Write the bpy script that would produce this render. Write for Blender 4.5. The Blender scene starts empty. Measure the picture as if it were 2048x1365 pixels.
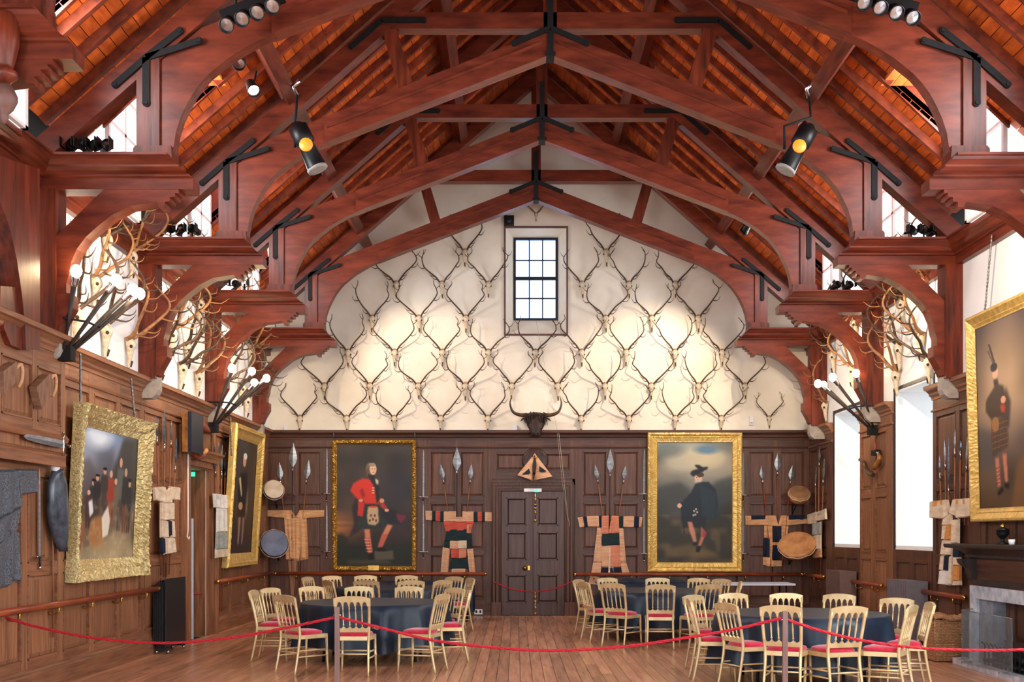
import bpy, bmesh, math, random
import numpy as np
from mathutils import Vector, Matrix, Quaternion

# ------------------------------------------------------------------ camera, world, lights, exposure
F, EYE, VX, VY = 2300.0, 1.68, 1030.0, 1068.0
Y0 = 23.57            # back wall
XL, XR = -5.09, 6.05  # side walls
K = 1.0566
sc = bpy.context.scene
col = sc.collection
cam = bpy.data.cameras.new('camera'); camo = bpy.data.objects.new('camera', cam); col.objects.link(camo)
camo.location = (0, 0, EYE); camo.rotation_euler = (math.radians(90), 0, 0)
cam.sensor_width = 36; cam.sensor_fit = 'HORIZONTAL'; cam.lens = 36 * F / 2048
cam.shift_x = -(VX - 1024) / 2048; cam.shift_y = (VY - 682.5) / 2048
cam.clip_start = 0.1; cam.clip_end = 200
sc.camera = camo
sc.view_settings.view_transform = 'Standard'; sc.view_settings.look = 'None'
sc.view_settings.gamma = 1.0; sc.view_settings.use_curve_mapping = False
sc.view_settings.exposure = 0.55
w = bpy.data.worlds.new('world'); sc.world = w; w.use_nodes = True
w.node_tree.nodes['Background'].inputs[0].default_value = (0.93, 0.96, 1.0, 1)
w.node_tree.nodes['Background'].inputs[1].default_value = 2.2
try:
    sc.cycles.max_bounces = 7; sc.cycles.diffuse_bounces = 4; sc.cycles.glossy_bounces = 3
    sc.cycles.transparent_max_bounces = 6; sc.cycles.sample_clamp_indirect = 6
    sc.cycles.use_denoising = True
except Exception: pass

def light(name, kind, loc, energy, color=(1, 1, 1), size=0.1, size_y=None, aim=None, spot=None):
    l = bpy.data.lights.new(name, kind); l.energy = energy; l.color = color
    if kind == 'AREA':
        l.size = size
        if size_y: l.shape = 'RECTANGLE'; l.size_y = size_y
    else: l.shadow_soft_size = size
    if spot: l.spot_size = math.radians(spot); l.spot_blend = 0.6
    o = bpy.data.objects.new(name, l); o.location = loc; col.objects.link(o)
    if aim is not None:
        o.rotation_euler = (Vector(aim) - Vector(loc)).to_track_quat('-Z', 'Y').to_euler()
    return o
DAY = (0.92, 0.96, 1.0); WARM = (1.0, 0.80, 0.56)
# tall windows of the right wall that stand nearer than the frame, and the two in view
for y in (2.2, 6.0, 9.8):
    light('window_and_fill_light', 'AREA', (XR - 0.05, y, 2.7), 330, DAY, 1.6, 2.6, aim=(0, y + 1.5, 1.4))
# added daylight-coloured fill lamps, out of frame on the windowless left wall
for y in (1.0, 4.6):
    light('window_and_fill_light', 'AREA', (XL + 0.05, y, 2.7), 260, DAY, 1.6, 2.6, aim=(0, y + 2, 2.0))

def light_dormers(centres, c0):
    for yc in centres:
        for s in (-1, 1):
            light('dormer_daylight', 'AREA', (c0 + s * 5.05, yc, 6.75), 85, DAY, 1.1, 0.9, aim=(c0 - s * 2, yc, 7.6))

# ------------------------------------------------------------------ colours and materials
def lin(c):
    c = [x / 255.0 for x in c]
    return tuple(x / 12.92 if x <= 0.04045 else ((x + 0.055) / 1.055) ** 2.4 for x in c)
MATS = {}
def newmat(name):
    m = bpy.data.materials.new(name); m.use_nodes = True
    nt = m.node_tree; b = nt.nodes['Principled BSDF']; MATS[name] = m
    return m, nt, b
def ramp(nt, fac, c1, c2, p1=0.3, p2=0.7):
    r = nt.nodes.new('ShaderNodeValToRGB'); r.color_ramp.elements[0].color = (*c1, 1); r.color_ramp.elements[1].color = (*c2, 1)
    r.color_ramp.elements[0].position = p1; r.color_ramp.elements[1].position = p2
    nt.links.new(fac, r.inputs[0]); return r.outputs[0]
def mat(name, c1, c2=None, rough=0.6, metal=0.0, scale=(8, 8, 8), bump=0.0, rand=0.0, detail=3, spec=0.3, noise=1.0, sheen=0):
    """A noise-mottled surface; scale stretches the grain; rand varies value object by object."""
    m, nt, b = newmat(name)
    c1 = lin(c1); c2 = lin(c2) if c2 else tuple(x * 0.75 for x in c1)
    tc = nt.nodes.new('ShaderNodeTexCoord'); mp = nt.nodes.new('ShaderNodeMapping')
    mp.inputs['Scale'].default_value = scale; nt.links.new(tc.outputs['Object'], mp.inputs[0])
    if rand:
        oi = nt.nodes.new('ShaderNodeObjectInfo'); ml = nt.nodes.new('ShaderNodeMath'); ml.operation = 'MULTIPLY'
        ml.inputs[1].default_value = 37.0; nt.links.new(oi.outputs['Random'], ml.inputs[0]); nt.links.new(ml.outputs[0], mp.inputs['Location'])
    n = nt.nodes.new('ShaderNodeTexNoise'); n.inputs['Scale'].default_value = noise; n.inputs['Detail'].default_value = detail
    n.inputs['Roughness'].default_value = 0.6; nt.links.new(mp.outputs[0], n.inputs['Vector'])
    out = ramp(nt, n.outputs['Fac'], c2, c1)
    if rand:
        hs = nt.nodes.new('ShaderNodeHueSaturation')
        mr = nt.nodes.new('ShaderNodeMapRange'); mr.inputs['To Min'].default_value = 1 - rand; mr.inputs['To Max'].default_value = 1 + rand
        nt.links.new(oi.outputs['Random'], mr.inputs['Value']); nt.links.new(mr.outputs[0], hs.inputs['Value'])
        nt.links.new(out, hs.inputs['Color']); out = hs.outputs[0]
    nt.links.new(out, b.inputs['Base Color'])
    b.inputs['Roughness'].default_value = rough; b.inputs['Metallic'].default_value = metal
    b.inputs['Specular IOR Level'].default_value = spec
    if sheen: b.inputs['Sheen Weight'].default_value = sheen
    if bump:
        bp = nt.nodes.new('ShaderNodeBump'); bp.inputs['Strength'].default_value = bump; bp.inputs['Distance'].default_value = 0.01
        nt.links.new(n.outputs['Fac'], bp.inputs['Height']); nt.links.new(bp.outputs[0], b.inputs['Normal'])
    return m
def emit(name, c, strength):
    m, nt, b = newmat(name)
    b.inputs['Base Color'].default_value = (*lin(c), 1)
    b.inputs['Emission Color'].default_value = (*lin(c), 1); b.inputs['Emission Strength'].default_value = strength
    return m
def painted(name):
    m, nt, b = newmat(name)
    a = nt.nodes.new('ShaderNodeVertexColor'); a.layer_name = 'paint'
    nt.links.new(a.outputs['Color'], b.inputs['Base Color']); b.inputs['Roughness'].default_value = 0.42
    b.inputs['Specular IOR Level'].default_value = 0.25
    return m
# wood: v = grain upright, x / y = grain along that axis
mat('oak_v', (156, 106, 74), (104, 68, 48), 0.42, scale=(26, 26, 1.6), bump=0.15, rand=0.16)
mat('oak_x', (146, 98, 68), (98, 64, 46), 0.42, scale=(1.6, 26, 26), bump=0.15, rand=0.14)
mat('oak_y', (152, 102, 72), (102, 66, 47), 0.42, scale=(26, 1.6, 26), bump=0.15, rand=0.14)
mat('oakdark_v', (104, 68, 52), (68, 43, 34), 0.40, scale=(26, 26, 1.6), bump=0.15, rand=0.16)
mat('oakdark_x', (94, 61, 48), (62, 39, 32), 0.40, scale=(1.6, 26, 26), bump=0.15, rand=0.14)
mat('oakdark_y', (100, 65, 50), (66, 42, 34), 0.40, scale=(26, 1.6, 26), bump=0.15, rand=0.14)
mat('door_wood', (86, 58, 50), (60, 40, 35), 0.30, scale=(20, 20, 1.4), bump=0.1, rand=0.1)
mat('pine_red', (124, 54, 34), (78, 30, 20), 0.36, scale=(2.0, 12, 8), bump=0.2, rand=0.10)
mat('pine_red_y', (120, 50, 29), (60, 22, 14), 0.38, scale=(14, 1.5, 14), bump=0.2, rand=0.10)
mat('pine_red_v', (120, 50, 29), (62, 24, 15), 0.38, scale=(14, 14, 1.5), bump=0.2, rand=0.10)
mat('rafter_wood', (150, 70, 42), (84, 34, 22), 0.5, scale=(5, 14, 5), bump=0.2, rand=0.2)
mat('board_wood', (232, 112, 44), (164, 68, 28), 0.5, scale=(9, 2.4, 9), bump=0.2, rand=0.22)
mat('floor_wood', (204, 150, 116), (164, 116, 88), 0.25, scale=(18, 1.1, 18), bump=0.04, rand=0.2, spec=0.55)
mat('floor_gap', (60, 38, 28), None, 0.6)
mat('plaster', (238, 228, 212), (226, 214, 196), 0.9, scale=(1, 1, 1), bump=0.08, noise=1.6)
mat('plaster_white', (238, 238, 238), (228, 230, 232), 0.9, noise=1.5, scale=(1, 1, 1))
mat('bone', (226, 214, 192), (184, 160, 130), 0.7, scale=(22, 22, 22), bump=0.3)
mat('bone_cap', (176, 128, 84), (120, 84, 58), 0.8, scale=(30, 30, 30), bump=0.4)
mat('antler', (92, 70, 54), (58, 44, 34), 0.55, scale=(20, 20, 20), bump=0.4, rand=0.15)
mat('antler_pale', (176, 128, 84), (110, 78, 54), 0.5, scale=(9, 9, 9), bump=0.3, rand=0.15)
mat('socket_dark', (70, 56, 46), None, 0.9)
mat('iron', (20, 18, 19), (10, 9, 10), 0.7, bump=0.2, scale=(12, 12, 12))
mat('lamp_black', (14, 14, 16), (8, 8, 9), 0.45)
mat('chrome', (205, 205, 210), (170, 170, 178), 0.18, 1.0)
mat('steel', (160, 164, 168), (112, 116, 122), 0.42, 0.7, scale=(6, 6, 20), bump=0.1)
mat('steel_blue', (120, 140, 168), (70, 84, 104), 0.28, 0.85, scale=(6, 6, 20))
mat('gilt', (214, 172, 84), (150, 108, 44), 0.34, 0.75, scale=(30, 30, 30), bump=0.5)
mat('gilt_bright', (232, 200, 122), (200, 160, 84), 0.36, 0.5, scale=(14, 14, 14), bump=0.2)
mat('gilt_pale', (232, 216, 160), (150, 126, 76), 0.4, 0.55, scale=(60, 60, 60), bump=0.7)
mat('brass', (206, 166, 86), (170, 128, 60), 0.25, 1.0)
mat('chair_gold', (222, 200, 156), (192, 164, 116), 0.34, 0.35, scale=(5, 5, 5), rand=0.05)
mat('velvet', (204, 18, 62), (168, 10, 44), 0.75, scale=(20, 20, 20), bump=0.1, sheen=0.4)
mat('tablecloth_black', (18, 40, 60), (12, 26, 42), 0.45, scale=(3, 3, 3), spec=0.4)
mat('rope_red', (206, 34, 52), (150, 18, 34), 0.7, scale=(60, 60, 60), bump=0.5)
mat('post_brown', (138, 108, 100), (112, 84, 78), 0.4, scale=(20, 20, 2))
mat('rail_wood', (152, 74, 42), (112, 50, 30), 0.28, scale=(6, 2, 20), rand=0.05)
mat('shaft_wood', (150, 96, 64), (104, 64, 44), 0.5, scale=(20, 20, 3))
mat('shaft_dark', (66, 56, 52), (40, 34, 32), 0.5, scale=(20, 20, 3))
mat('linen', (224, 206, 182), (190, 166, 138), 0.9, scale=(4, 4, 16), bump=0.3)
mat('linen_tan', (214, 166, 122), (180, 130, 90), 0.9, scale=(5, 5, 20), bump=0.3)
mat('linen_ochre', (208, 146, 74), (180, 118, 54), 0.9, scale=(5, 5, 20), bump=0.3)
mat('linen_white', (232, 228, 220), (206, 200, 192), 0.9, scale=(5, 5, 20), bump=0.3)
mat('linen_grey', (168, 172, 166), (136, 140, 136), 0.9, scale=(5, 5, 20), bump=0.3)
mat('cloth_navy', (26, 34, 56), (16, 22, 38), 0.85, scale=(5, 5, 20), bump=0.3)
mat('cloth_green', (30, 52, 54), (18, 34, 38), 0.85, scale=(5, 5, 30), bump=0.5)
mat('cloth_red', (206, 92, 76), (164, 62, 52), 0.85, scale=(5, 5, 30), bump=0.5)
mat('quilt', (218, 176, 142), (184, 134, 104), 0.9, scale=(4, 4, 40), bump=0.8)
mat('quilt_red', (214, 140, 112), (184, 110, 84), 0.9, scale=(4, 4, 40), bump=0.8)
mat('mail', (126, 132, 142), (24, 26, 30), 0.5, 0.3, scale=(70, 70, 70), bump=1.0)
mat('leather', (70, 42, 34), (40, 24, 20), 0.4, scale=(10, 10, 10), bump=0.3)
mat('hide_dark', (86, 92, 104), (36, 38, 46), 0.25, scale=(5, 5, 5), bump=0.3)
mat('drum_skin', (214, 200, 180), (176, 156, 132), 0.7, scale=(5, 5, 5))
mat('drum_skin_blue', (104, 112, 140), (76, 82, 104), 0.45, scale=(4, 4, 4))
mat('drum_skin_tan', (196, 142, 92), (150, 100, 62), 0.7, scale=(4, 4, 4))
mat('drum_skin_brown', (142, 106, 76), (104, 76, 56), 0.7, scale=(5, 5, 5))
mat('cord', (196, 186, 168), None, 0.8)
mat('bull_hide', (62, 42, 36), (30, 20, 18), 0.55, scale=(14, 14, 14), bump=0.6)
mat('horn', (96, 70, 48), (44, 32, 26), 0.3, scale=(6, 6, 6))
mat('horn_gold', (176, 120, 60), (100, 60, 30), 0.3, 0.2, scale=(6, 6, 6))
mat('wicker', (206, 156, 112), (140, 98, 68), 0.7, scale=(40, 40, 40), bump=0.6, rand=0.1)
mat('marble', (222, 224, 230), (150, 156, 168), 0.25, scale=(3, 3, 3), detail=6, noise=2)
mat('marble_grey', (150, 154, 164), (100, 104, 116), 0.4, scale=(3, 3, 3), detail=6, noise=2)
mat('radiator_black', (36, 36, 40), (28, 28, 31), 0.4)
mat('radiator_brown', (112, 88, 82), (98, 76, 70), 0.45)
mat('radiator_grey', (118, 112, 118), (104, 98, 104), 0.45)
mat('white_paint', (236, 236, 236), (220, 220, 222), 0.5)
mat('white_top', (206, 214, 228), (190, 200, 216), 0.35)
mat('stone', (176, 166, 156), (150, 140, 130), 0.8, bump=0.3)
mat('window_dark', (34, 40, 56), (24, 28, 40), 0.4)
mat('trim_purple', (112, 78, 70), (90, 60, 54), 0.5)
mat('plank_wood', (150, 112, 88), (100, 68, 52), 0.6, scale=(3, 30, 5), bump=0.5)
mat('corridor_red', (104, 30, 36), (84, 22, 28), 0.7)
mat('dark_void', (26, 18, 16), None, 0.8)
mat('wire', (150, 146, 140), None, 0.5)
mat('chain', (130, 130, 134), (90, 90, 94), 0.4, 0.7)
mat('skin_horn', (214, 150, 90), (170, 104, 56), 0.5)
mat('red_leather', (164, 84, 66), (120, 56, 44), 0.5)
mat('coal', (30, 30, 34), (14, 14, 16), 0.7, bump=1)
emit('bulb', (255, 226, 170), 26)
emit('spot_glow', (255, 236, 200), 14)
emit('spot_amber', (240, 120, 30), 1.0)
emit('pane_day', (196, 222, 255), 1.35)
emit('pane_side', (222, 238, 246), 1.0)
emit('exit_green', (60, 220, 160), 1.2)
m, nt, b = newmat('glass_screen'); b.inputs['Base Color'].default_value = (0.78, 0.86, 0.9, 1)
b.inputs['Transmission Weight'].default_value = 0.93; b.inputs['Roughness'].default_value = 0.05; b.inputs['IOR'].default_value = 1.1
painted('oil_paint')
M = MATS

# ------------------------------------------------------------------ mesh builder
def V3(p): return Vector(p)
def catmull(pts, n=4):
    pts = [Vector(p) for p in pts]; out = []
    P_ = [2 * pts[0] - pts[1]] + pts + [2 * pts[-1] - pts[-2]]
    for i in range(1, len(P_) - 2):
        p0, p1, p2, p3 = P_[i - 1], P_[i], P_[i + 1], P_[i + 2]
        for k in range(n):
            t = k / n
            out.append(0.5 * ((2 * p1) + (p2 - p0) * t + (2 * p0 - 5 * p1 + 4 * p2 - p3) * t * t + (3 * p1 - p0 - 3 * p2 + p3) * t ** 3))
    out.append(pts[-1]); return out
class MB:
    def __init__(s): s.v = []; s.f = []; s.sm = []
    def add(s, vs, fs, smooth=False):
        o = len(s.v); s.v += [tuple(p) for p in vs]; s.f += [[i + o for i in f] for f in fs]; s.sm += [smooth] * len(fs); return s
    def box(s, x0, x1, y0, y1, z0, z1):
        vs = [(x, y, z) for x in (x0, x1) for y in (y0, y1) for z in (z0, z1)]
        return s.add(vs, [(0, 1, 3, 2), (4, 6, 7, 5), (0, 4, 5, 1), (2, 3, 7, 6), (0, 2, 6, 4), (1, 5, 7, 3)])
    def mbox(s, fr, u0, u1, z0, z1, d0, d1):
        vs = [fr(u, z, d) for u in (u0, u1) for z in (z0, z1) for d in (d0, d1)]
        return s.add(vs, [(0, 1, 3, 2), (4, 6, 7, 5), (0, 4, 5, 1), (2, 3, 7, 6), (0, 2, 6, 4), (1, 5, 7, 3)])
    def prism(s, pts, fn, a, b, smooth=False):
        """polygon pts [(p,q)] pushed from a to b; fn(p,q,t) gives the point"""
        n = len(pts); vs = [fn(p, q, a) for p, q in pts] + [fn(p, q, b) for p, q in pts]
        s.add(vs, [tuple(range(n)), tuple(range(2 * n - 1, n - 1, -1))])
        return s.add(vs, [(i, (i + 1) % n, n + (i + 1) % n, n + i) for i in range(n)], smooth)
    def beam(s, p, q, w, h, up=(0, 0, 1), chamfer=0):
        p, q = Vector(p), Vector(q); d = (q - p).normalized(); sd = d.cross(Vector(up)).normalized(); u = sd.cross(d)
        if chamfer:
            c = chamfer; prof = [(-w/2+c, -h/2), (w/2-c, -h/2), (w/2, -h/2+c), (w/2, h/2-c), (w/2-c, h/2), (-w/2+c, h/2), (-w/2, h/2-c), (-w/2, -h/2+c)]
        else: prof = [(-w/2, -h/2), (w/2, -h/2), (w/2, h/2), (-w/2, h/2)]
        n = len(prof); vs = [p + sd * a + u * b_ for a, b_ in prof] + [q + sd * a + u * b_ for a, b_ in prof]
        return s.add(vs, [tuple(range(n)), tuple(range(2 * n - 1, n - 1, -1))] + [(i, (i + 1) % n, n + (i + 1) % n, n + i) for i in range(n)])
    def tube(s, path, r, n=8, cap=True, smooth=True, flat=1.0):
        path = [Vector(p) for p in path]; m_ = len(path)
        if not hasattr(r, '__len__'): r = [r] * m_
        t = (path[1] - path[0]).normalized(); ref = Vector((0, 0, 1)) if abs(t.z) < 0.9 else Vector((1, 0, 0))
        a = t.cross(ref).normalized(); vs = []
        for i, p in enumerate(path):
            t2 = (path[min(i + 1, m_ - 1)] - path[max(i - 1, 0)])
            t2 = t2.normalized() if t2.length > 1e-9 else t
            a = (a - t2 * a.dot(t2)); a = a.normalized() if a.length > 1e-6 else t2.orthogonal().normalized()
            b_ = t2.cross(a); t = t2
            for k in range(n):
                an = 2 * math.pi * k / n; vs.append(p + (a * math.cos(an) + b_ * math.sin(an) * flat) * r[i])
        fs = [(i * n + k, i * n + (k + 1) % n, (i + 1) * n + (k + 1) % n, (i + 1) * n + k) for i in range(m_ - 1) for k in range(n)]
        s.add(vs, fs, smooth)
        if cap: s.add([vs[k] for k in range(n)] + [vs[(m_ - 1) * n + k] for k in range(n)], [tuple(range(n - 1, -1, -1)), tuple(range(n, 2 * n))])
        return s
    def lathe(s, prof, n=16, o=(0, 0, 0), axis=(0, 0, 1), smooth=True, cap=True):
        """prof [(r, h)] about axis from o"""
        ax = Vector(axis).normalized(); a = ax.orthogonal().normalized(); b_ = ax.cross(a); o = Vector(o); vs = []
        for r, h in prof:
            for k in range(n):
                an = 2 * math.pi * k / n; vs.append(o + ax * h + (a * math.cos(an) + b_ * math.sin(an)) * r)
        m_ = len(prof)
        s.add(vs, [(i * n + k, i * n + (k + 1) % n, (i + 1) * n + (k + 1) % n, (i + 1) * n + k) for i in range(m_ - 1) for k in range(n)], smooth)
        if cap: s.add([vs[k] for k in range(n)] + [vs[(m_ - 1) * n + k] for k in range(n)], [tuple(range(n - 1, -1, -1)), tuple(range(n, 2 * n))])
        return s
    def loft(s, rings, cap=True, smooth=True):
        n = len(rings[0]); vs = [p for r in rings for p in r]
        s.add(vs, [(i * n + k, i * n + (k + 1) % n, (i + 1) * n + (k + 1) % n, (i + 1) * n + k) for i in range(len(rings) - 1) for k in range(n)], smooth)
        if cap: s.add(list(rings[0]) + list(rings[-1]), [tuple(range(n - 1, -1, -1)), tuple(range(n, 2 * n))])
        return s
    def surf(s, fn, nu, nv, smooth=True):
        vs = [fn(i / nu, j / nv) for i in range(nu + 1) for j in range(nv + 1)]
        return s.add(vs, [(i * (nv + 1) + j, (i + 1) * (nv + 1) + j, (i + 1) * (nv + 1) + j + 1, i * (nv + 1) + j + 1) for i in range(nu) for j in range(nv)], smooth)
    def sphere(s, c, r, n=10, m_=7, sc_=(1, 1, 1)):
        prof = [(max(1e-4, r * math.sin(math.pi * i / m_)), -r * math.cos(math.pi * i / m_)) for i in range(m_ + 1)]
        b0 = len(s.v); s.lathe(prof, n, (0, 0, 0), cap=False)
        for i in range(b0, len(s.v)):
            x, y, z = s.v[i]; s.v[i] = (c[0] + x * sc_[0], c[1] + y * sc_[1], c[2] + z * sc_[2])
        return s
    def build(s, name, m, parent=None, fix=True):
        o0 = Vector((0, 0, 0))
        if parent is not None:
            p = parent
            while p is not None: o0 = o0 + Vector(p.location); p = p.parent
        vs = [(v[0] - o0.x, v[1] - o0.y, v[2] - o0.z) for v in s.v]
        me = bpy.data.meshes.new(name); me.from_pydata(vs, [], s.f)
        me.polygons.foreach_set('use_smooth', s.sm)
        if fix and len(s.f) < 30000:
            bm = bmesh.new(); bm.from_mesh(me); bmesh.ops.remove_doubles(bm, verts=bm.verts, dist=1e-5)
            bmesh.ops.recalc_face_normals(bm, faces=bm.faces); bm.to_mesh(me); bm.free()
        me.materials.append(MATS[m] if isinstance(m, str) else m)
        ob = bpy.data.objects.new(name, me); col.objects.link(ob)
        if parent is not None: ob.parent = parent
        return ob
def thing(name, label, cat, loc=(0, 0, 0), group=None):
    o = bpy.data.objects.new(name, None); o.empty_display_size = 0.1; col.objects.link(o); o.location = loc
    o['label'] = label; o['category'] = cat
    if group: o['group'] = group
    return o
def tag(o, label, cat, group=None):
    o['label'] = label; o['category'] = cat
    if group: o['group'] = group
    return o
def struct(o): o['kind'] = 'structure'; return o
def lab(o, s): o['label'] = s; return o
def copy_tree(o, parent=None):
    c = o.copy(); col.objects.link(c)
    if parent is not None: c.parent = parent
    for ch in KIDS.get(o.name, []): copy_tree(ch, c)
    return c
KIDS = {}
def index_kids():
    KIDS.clear()
    for o in bpy.data.objects:
        if o.parent: KIDS.setdefault(o.parent.name, []).append(o)
def P(px, py, Y): return Vector(((px - VX) * Y / F, Y, EYE + (VY - py) * Y / F))
# wall frames (u along the wall, z up, d out into the room)
fB = lambda u, z, d=0: (u, Y0 - d, z)
fL = lambda u, z, d=0: (XL + d, u, z)
fR = lambda u, z, d=0: (XR - d, u, z)
def pB(px, py, d=0.0): s = (Y0 - d) / F; return ((px - VX) * s, EYE + (VY - py) * s)
def pL(px, py, d=0.0): Y = F * (XL + d) / (px - VX); return (Y, EYE + (VY - py) * Y / F)
def pR(px, py, d=0.0): Y = F * (XR - d) / (px - VX); return (Y, EYE + (VY - py) * Y / F)
ORD = ['', 'first', 'second', 'third', 'fourth', 'fifth', 'sixth', 'seventh', 'eighth', 'ninth', 'tenth', 'eleventh', 'twelfth']
# ------------------------------------------------------------------ the room: floor
rnd = random.Random(7)
fl = struct(MB().box(XL - 0.6, XR + 1.6, -3.0, Y0 + 0.4, -0.12, -0.012).build('floor', 'floor_gap'))
near = MB().box(XL, XR, -3.0, 11.3, -0.012, 0.0).build('near_boards', 'floor_wood', fl)
pw = (XR - XL) / 80.0
plank_me = {}
for i in range(80):
    y = 11.3 - rnd.random() * 3.4
    while y < Y0:
        L = 3.9 + rnd.choice((-0.3, 0, 0.35, 0.8)); a, b_ = max(y, 11.3), min(y + L, Y0)
        if b_ - a > 0.05:
            MB().box(XL + i * pw + 0.0028, XL + (i + 1) * pw - 0.0028, a + 0.0028, b_ - 0.0028, -0.012, 0.0 + rnd.uniform(0, 0.0006)).build('plank', 'floor_wood', fl, fix=False)
        y += L

# ------------------------------------------------------------------ walls: panelling kit
ROWS = [(0.36, 1.25), (1.37, 2.30), (2.44, 3.36)]
def stile(fr, par, u0, u1, z0, z1, m='oak_v', d=0.035): return MB().mbox(fr, u0, u1, z0, z1, 0.0, d).build('stile', m, par)
def railp(fr, par, u0, u1, z0, z1, m='oak_x', d=0.033): return MB().mbox(fr, u0, u1, z0, z1, 0.0, d).build('rail', m, par)
def panel(fr, par, u0, u1, z0, z1, m='oak_v', bev=0.045):
    mb = MB(); g = 0.012
    o = [(u0 + g, z0 + g), (u1 - g, z0 + g), (u1 - g, z1 - g), (u0 + g, z1 - g)]
    i = [(u0 + bev + g, z0 + bev + g), (u1 - bev - g, z0 + bev + g), (u1 - bev - g, z1 - bev - g), (u0 + bev + g, z1 - bev - g)]
    vs = [fr(u, z, 0.0) for u, z in o] + [fr(u, z, 0.004) for u, z in o] + [fr(u, z, 0.019) for u, z in i] + [fr(u, z, 0.023) for u, z in i]
    fs = [(k + a, (k + 1) % 4 + a, (k + 1) % 4 + a + 4, k + a + 4) for a in (0, 4, 8) for k in range(4)] + [(12, 13, 14, 15), (3, 2, 1, 0)]
    # a thin raised moulding bead round the sunk edge
    mb.add(vs, fs)
    return mb.build('panel', m, par)
def bead(fr, par, u0, u1, z0, z1, m, t=0.016):
    mb = MB()
    for a in ((u0, u1, z0, z0 + t), (u0, u1, z1 - t, z1), (u0, u0 + t, z0, z1), (u1 - t, u1, z0, z1)): mb.mbox(fr, *a, 0.0, 0.041)
    return mb.build('panel_moulding', m, par)
def panelling(fr, par, u0, u1, cols, rows, z0=0.27, z1=3.62, ax='x', pre='oak', beads=True):
    v, h = pre + '_v', pre + '_' + ax
    ed = [u0] + [c for cc in cols for c in cc] + [u1]
    for k in range(0, len(ed), 2):
        if ed[k + 1] - ed[k] > 0.004: stile(fr, par, ed[k], ed[k + 1], z0, z1, v)
    for a, b_ in cols:
        zz = [z0] + [r for rr in rows for r in rr] + [z1]
        for k in range(0, len(zz), 2):
            if zz[k + 1] - zz[k] > 0.004: railp(fr, par, a, b_, zz[k], zz[k + 1], h)
        for r in rows:
            panel(fr, par, a, b_, r[0], r[1], v)
            if beads: bead(fr, par, a, b_, r[0], r[1], h)
CORN = [(0.0, 3.60), (0.045, 3.60), (0.05, 3.64), (0.08, 3.66), (0.085, 3.69), (0.13, 3.73), (0.16, 3.74), (0.165, 3.785), (0.17, 3.79), (0.0, 3.79)]
def run(fr, name, par, prof, u0, u1, m):
    mb = MB(); mb.prism(prof, lambda d, z, t: fr(t, z, d), u0, u1); return mb.build(name, m, par)
SKIRT = [(0.0, 0.0), (0.06, 0.0), (0.06, 0.20), (0.052, 0.215), (0.052, 0.235), (0.04, 0.25), (0.036, 0.275), (0.0, 0.275)]
FRZ = [(0.0, 3.425), (0.05, 3.425), (0.058, 3.445), (0.04, 3.46), (0.0, 3.46)]

# back wall: plaster gable with the window opening, panelled dado below
GX0, GX1, GZ0, GZ1 = *(pB(p, 0)[0] for p in (1010, 1134)), pB(0, 670)[1], pB(0, 455)[1]
CB = 0.43
def roof_z(dx): return 11.10 - 0.88 * abs(dx)
mb = MB(); xs = [XL - 0.3, GX0, CB, GX1, XR + 0.3]
def gable_quad(xa, xb, za, zb):   # zb None = up to the roof
    t = 0.45
    za2 = [za, za]; zt = [roof_z(xa - CB) + 0.2, roof_z(xb - CB) + 0.2] if zb is None else [zb, zb]
    mb.add([(xa, Y0, za), (xb, Y0, za), (xb, Y0, zt[1]), (xa, Y0, zt[0]), (xa, Y0 + t, za), (xb, Y0 + t, za), (xb, Y0 + t, zt[1]), (xa, Y0 + t, zt[0])],
           [(0, 1, 2, 3), (7, 6, 5, 4), (0, 4, 5, 1), (3, 2, 6, 7), (0, 3, 7, 4), (1, 5, 6, 2)])
gable_quad(xs[0], GX0, -0.12, None); gable_quad(GX1, xs[4], -0.12, None)
gable_quad(GX0, GX1, -0.12, GZ0); gable_quad(GX0, CB, GZ1, None); gable_quad(CB, GX1, GZ1, None)
wb = struct(mb.build('wall_back', 'plaster'))
bx = lambda p: pB(p, 0)[0]
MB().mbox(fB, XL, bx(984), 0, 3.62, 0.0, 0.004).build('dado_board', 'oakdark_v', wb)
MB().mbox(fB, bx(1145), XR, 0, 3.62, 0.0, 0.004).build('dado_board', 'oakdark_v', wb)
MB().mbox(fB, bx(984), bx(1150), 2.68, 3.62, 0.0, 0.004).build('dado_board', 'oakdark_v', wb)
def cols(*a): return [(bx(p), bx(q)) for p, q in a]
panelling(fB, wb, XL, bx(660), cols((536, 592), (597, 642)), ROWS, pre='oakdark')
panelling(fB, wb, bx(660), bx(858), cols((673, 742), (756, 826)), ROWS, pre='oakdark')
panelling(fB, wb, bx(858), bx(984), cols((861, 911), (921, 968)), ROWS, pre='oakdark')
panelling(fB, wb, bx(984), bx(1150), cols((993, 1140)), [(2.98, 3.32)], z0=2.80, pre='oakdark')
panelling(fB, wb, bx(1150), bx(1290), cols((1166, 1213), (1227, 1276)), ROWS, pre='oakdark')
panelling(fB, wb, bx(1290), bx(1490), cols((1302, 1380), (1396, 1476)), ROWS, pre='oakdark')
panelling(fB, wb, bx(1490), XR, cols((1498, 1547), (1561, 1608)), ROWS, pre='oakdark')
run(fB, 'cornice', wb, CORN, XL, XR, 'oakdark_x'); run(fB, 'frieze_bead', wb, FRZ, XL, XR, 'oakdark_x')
for a, b_ in ((XL, bx(984)), (bx(1150), XR)):
    struct(run(fB, 'baseboard_back', None, SKIRT, a, b_, 'oakdark_x'))
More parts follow.
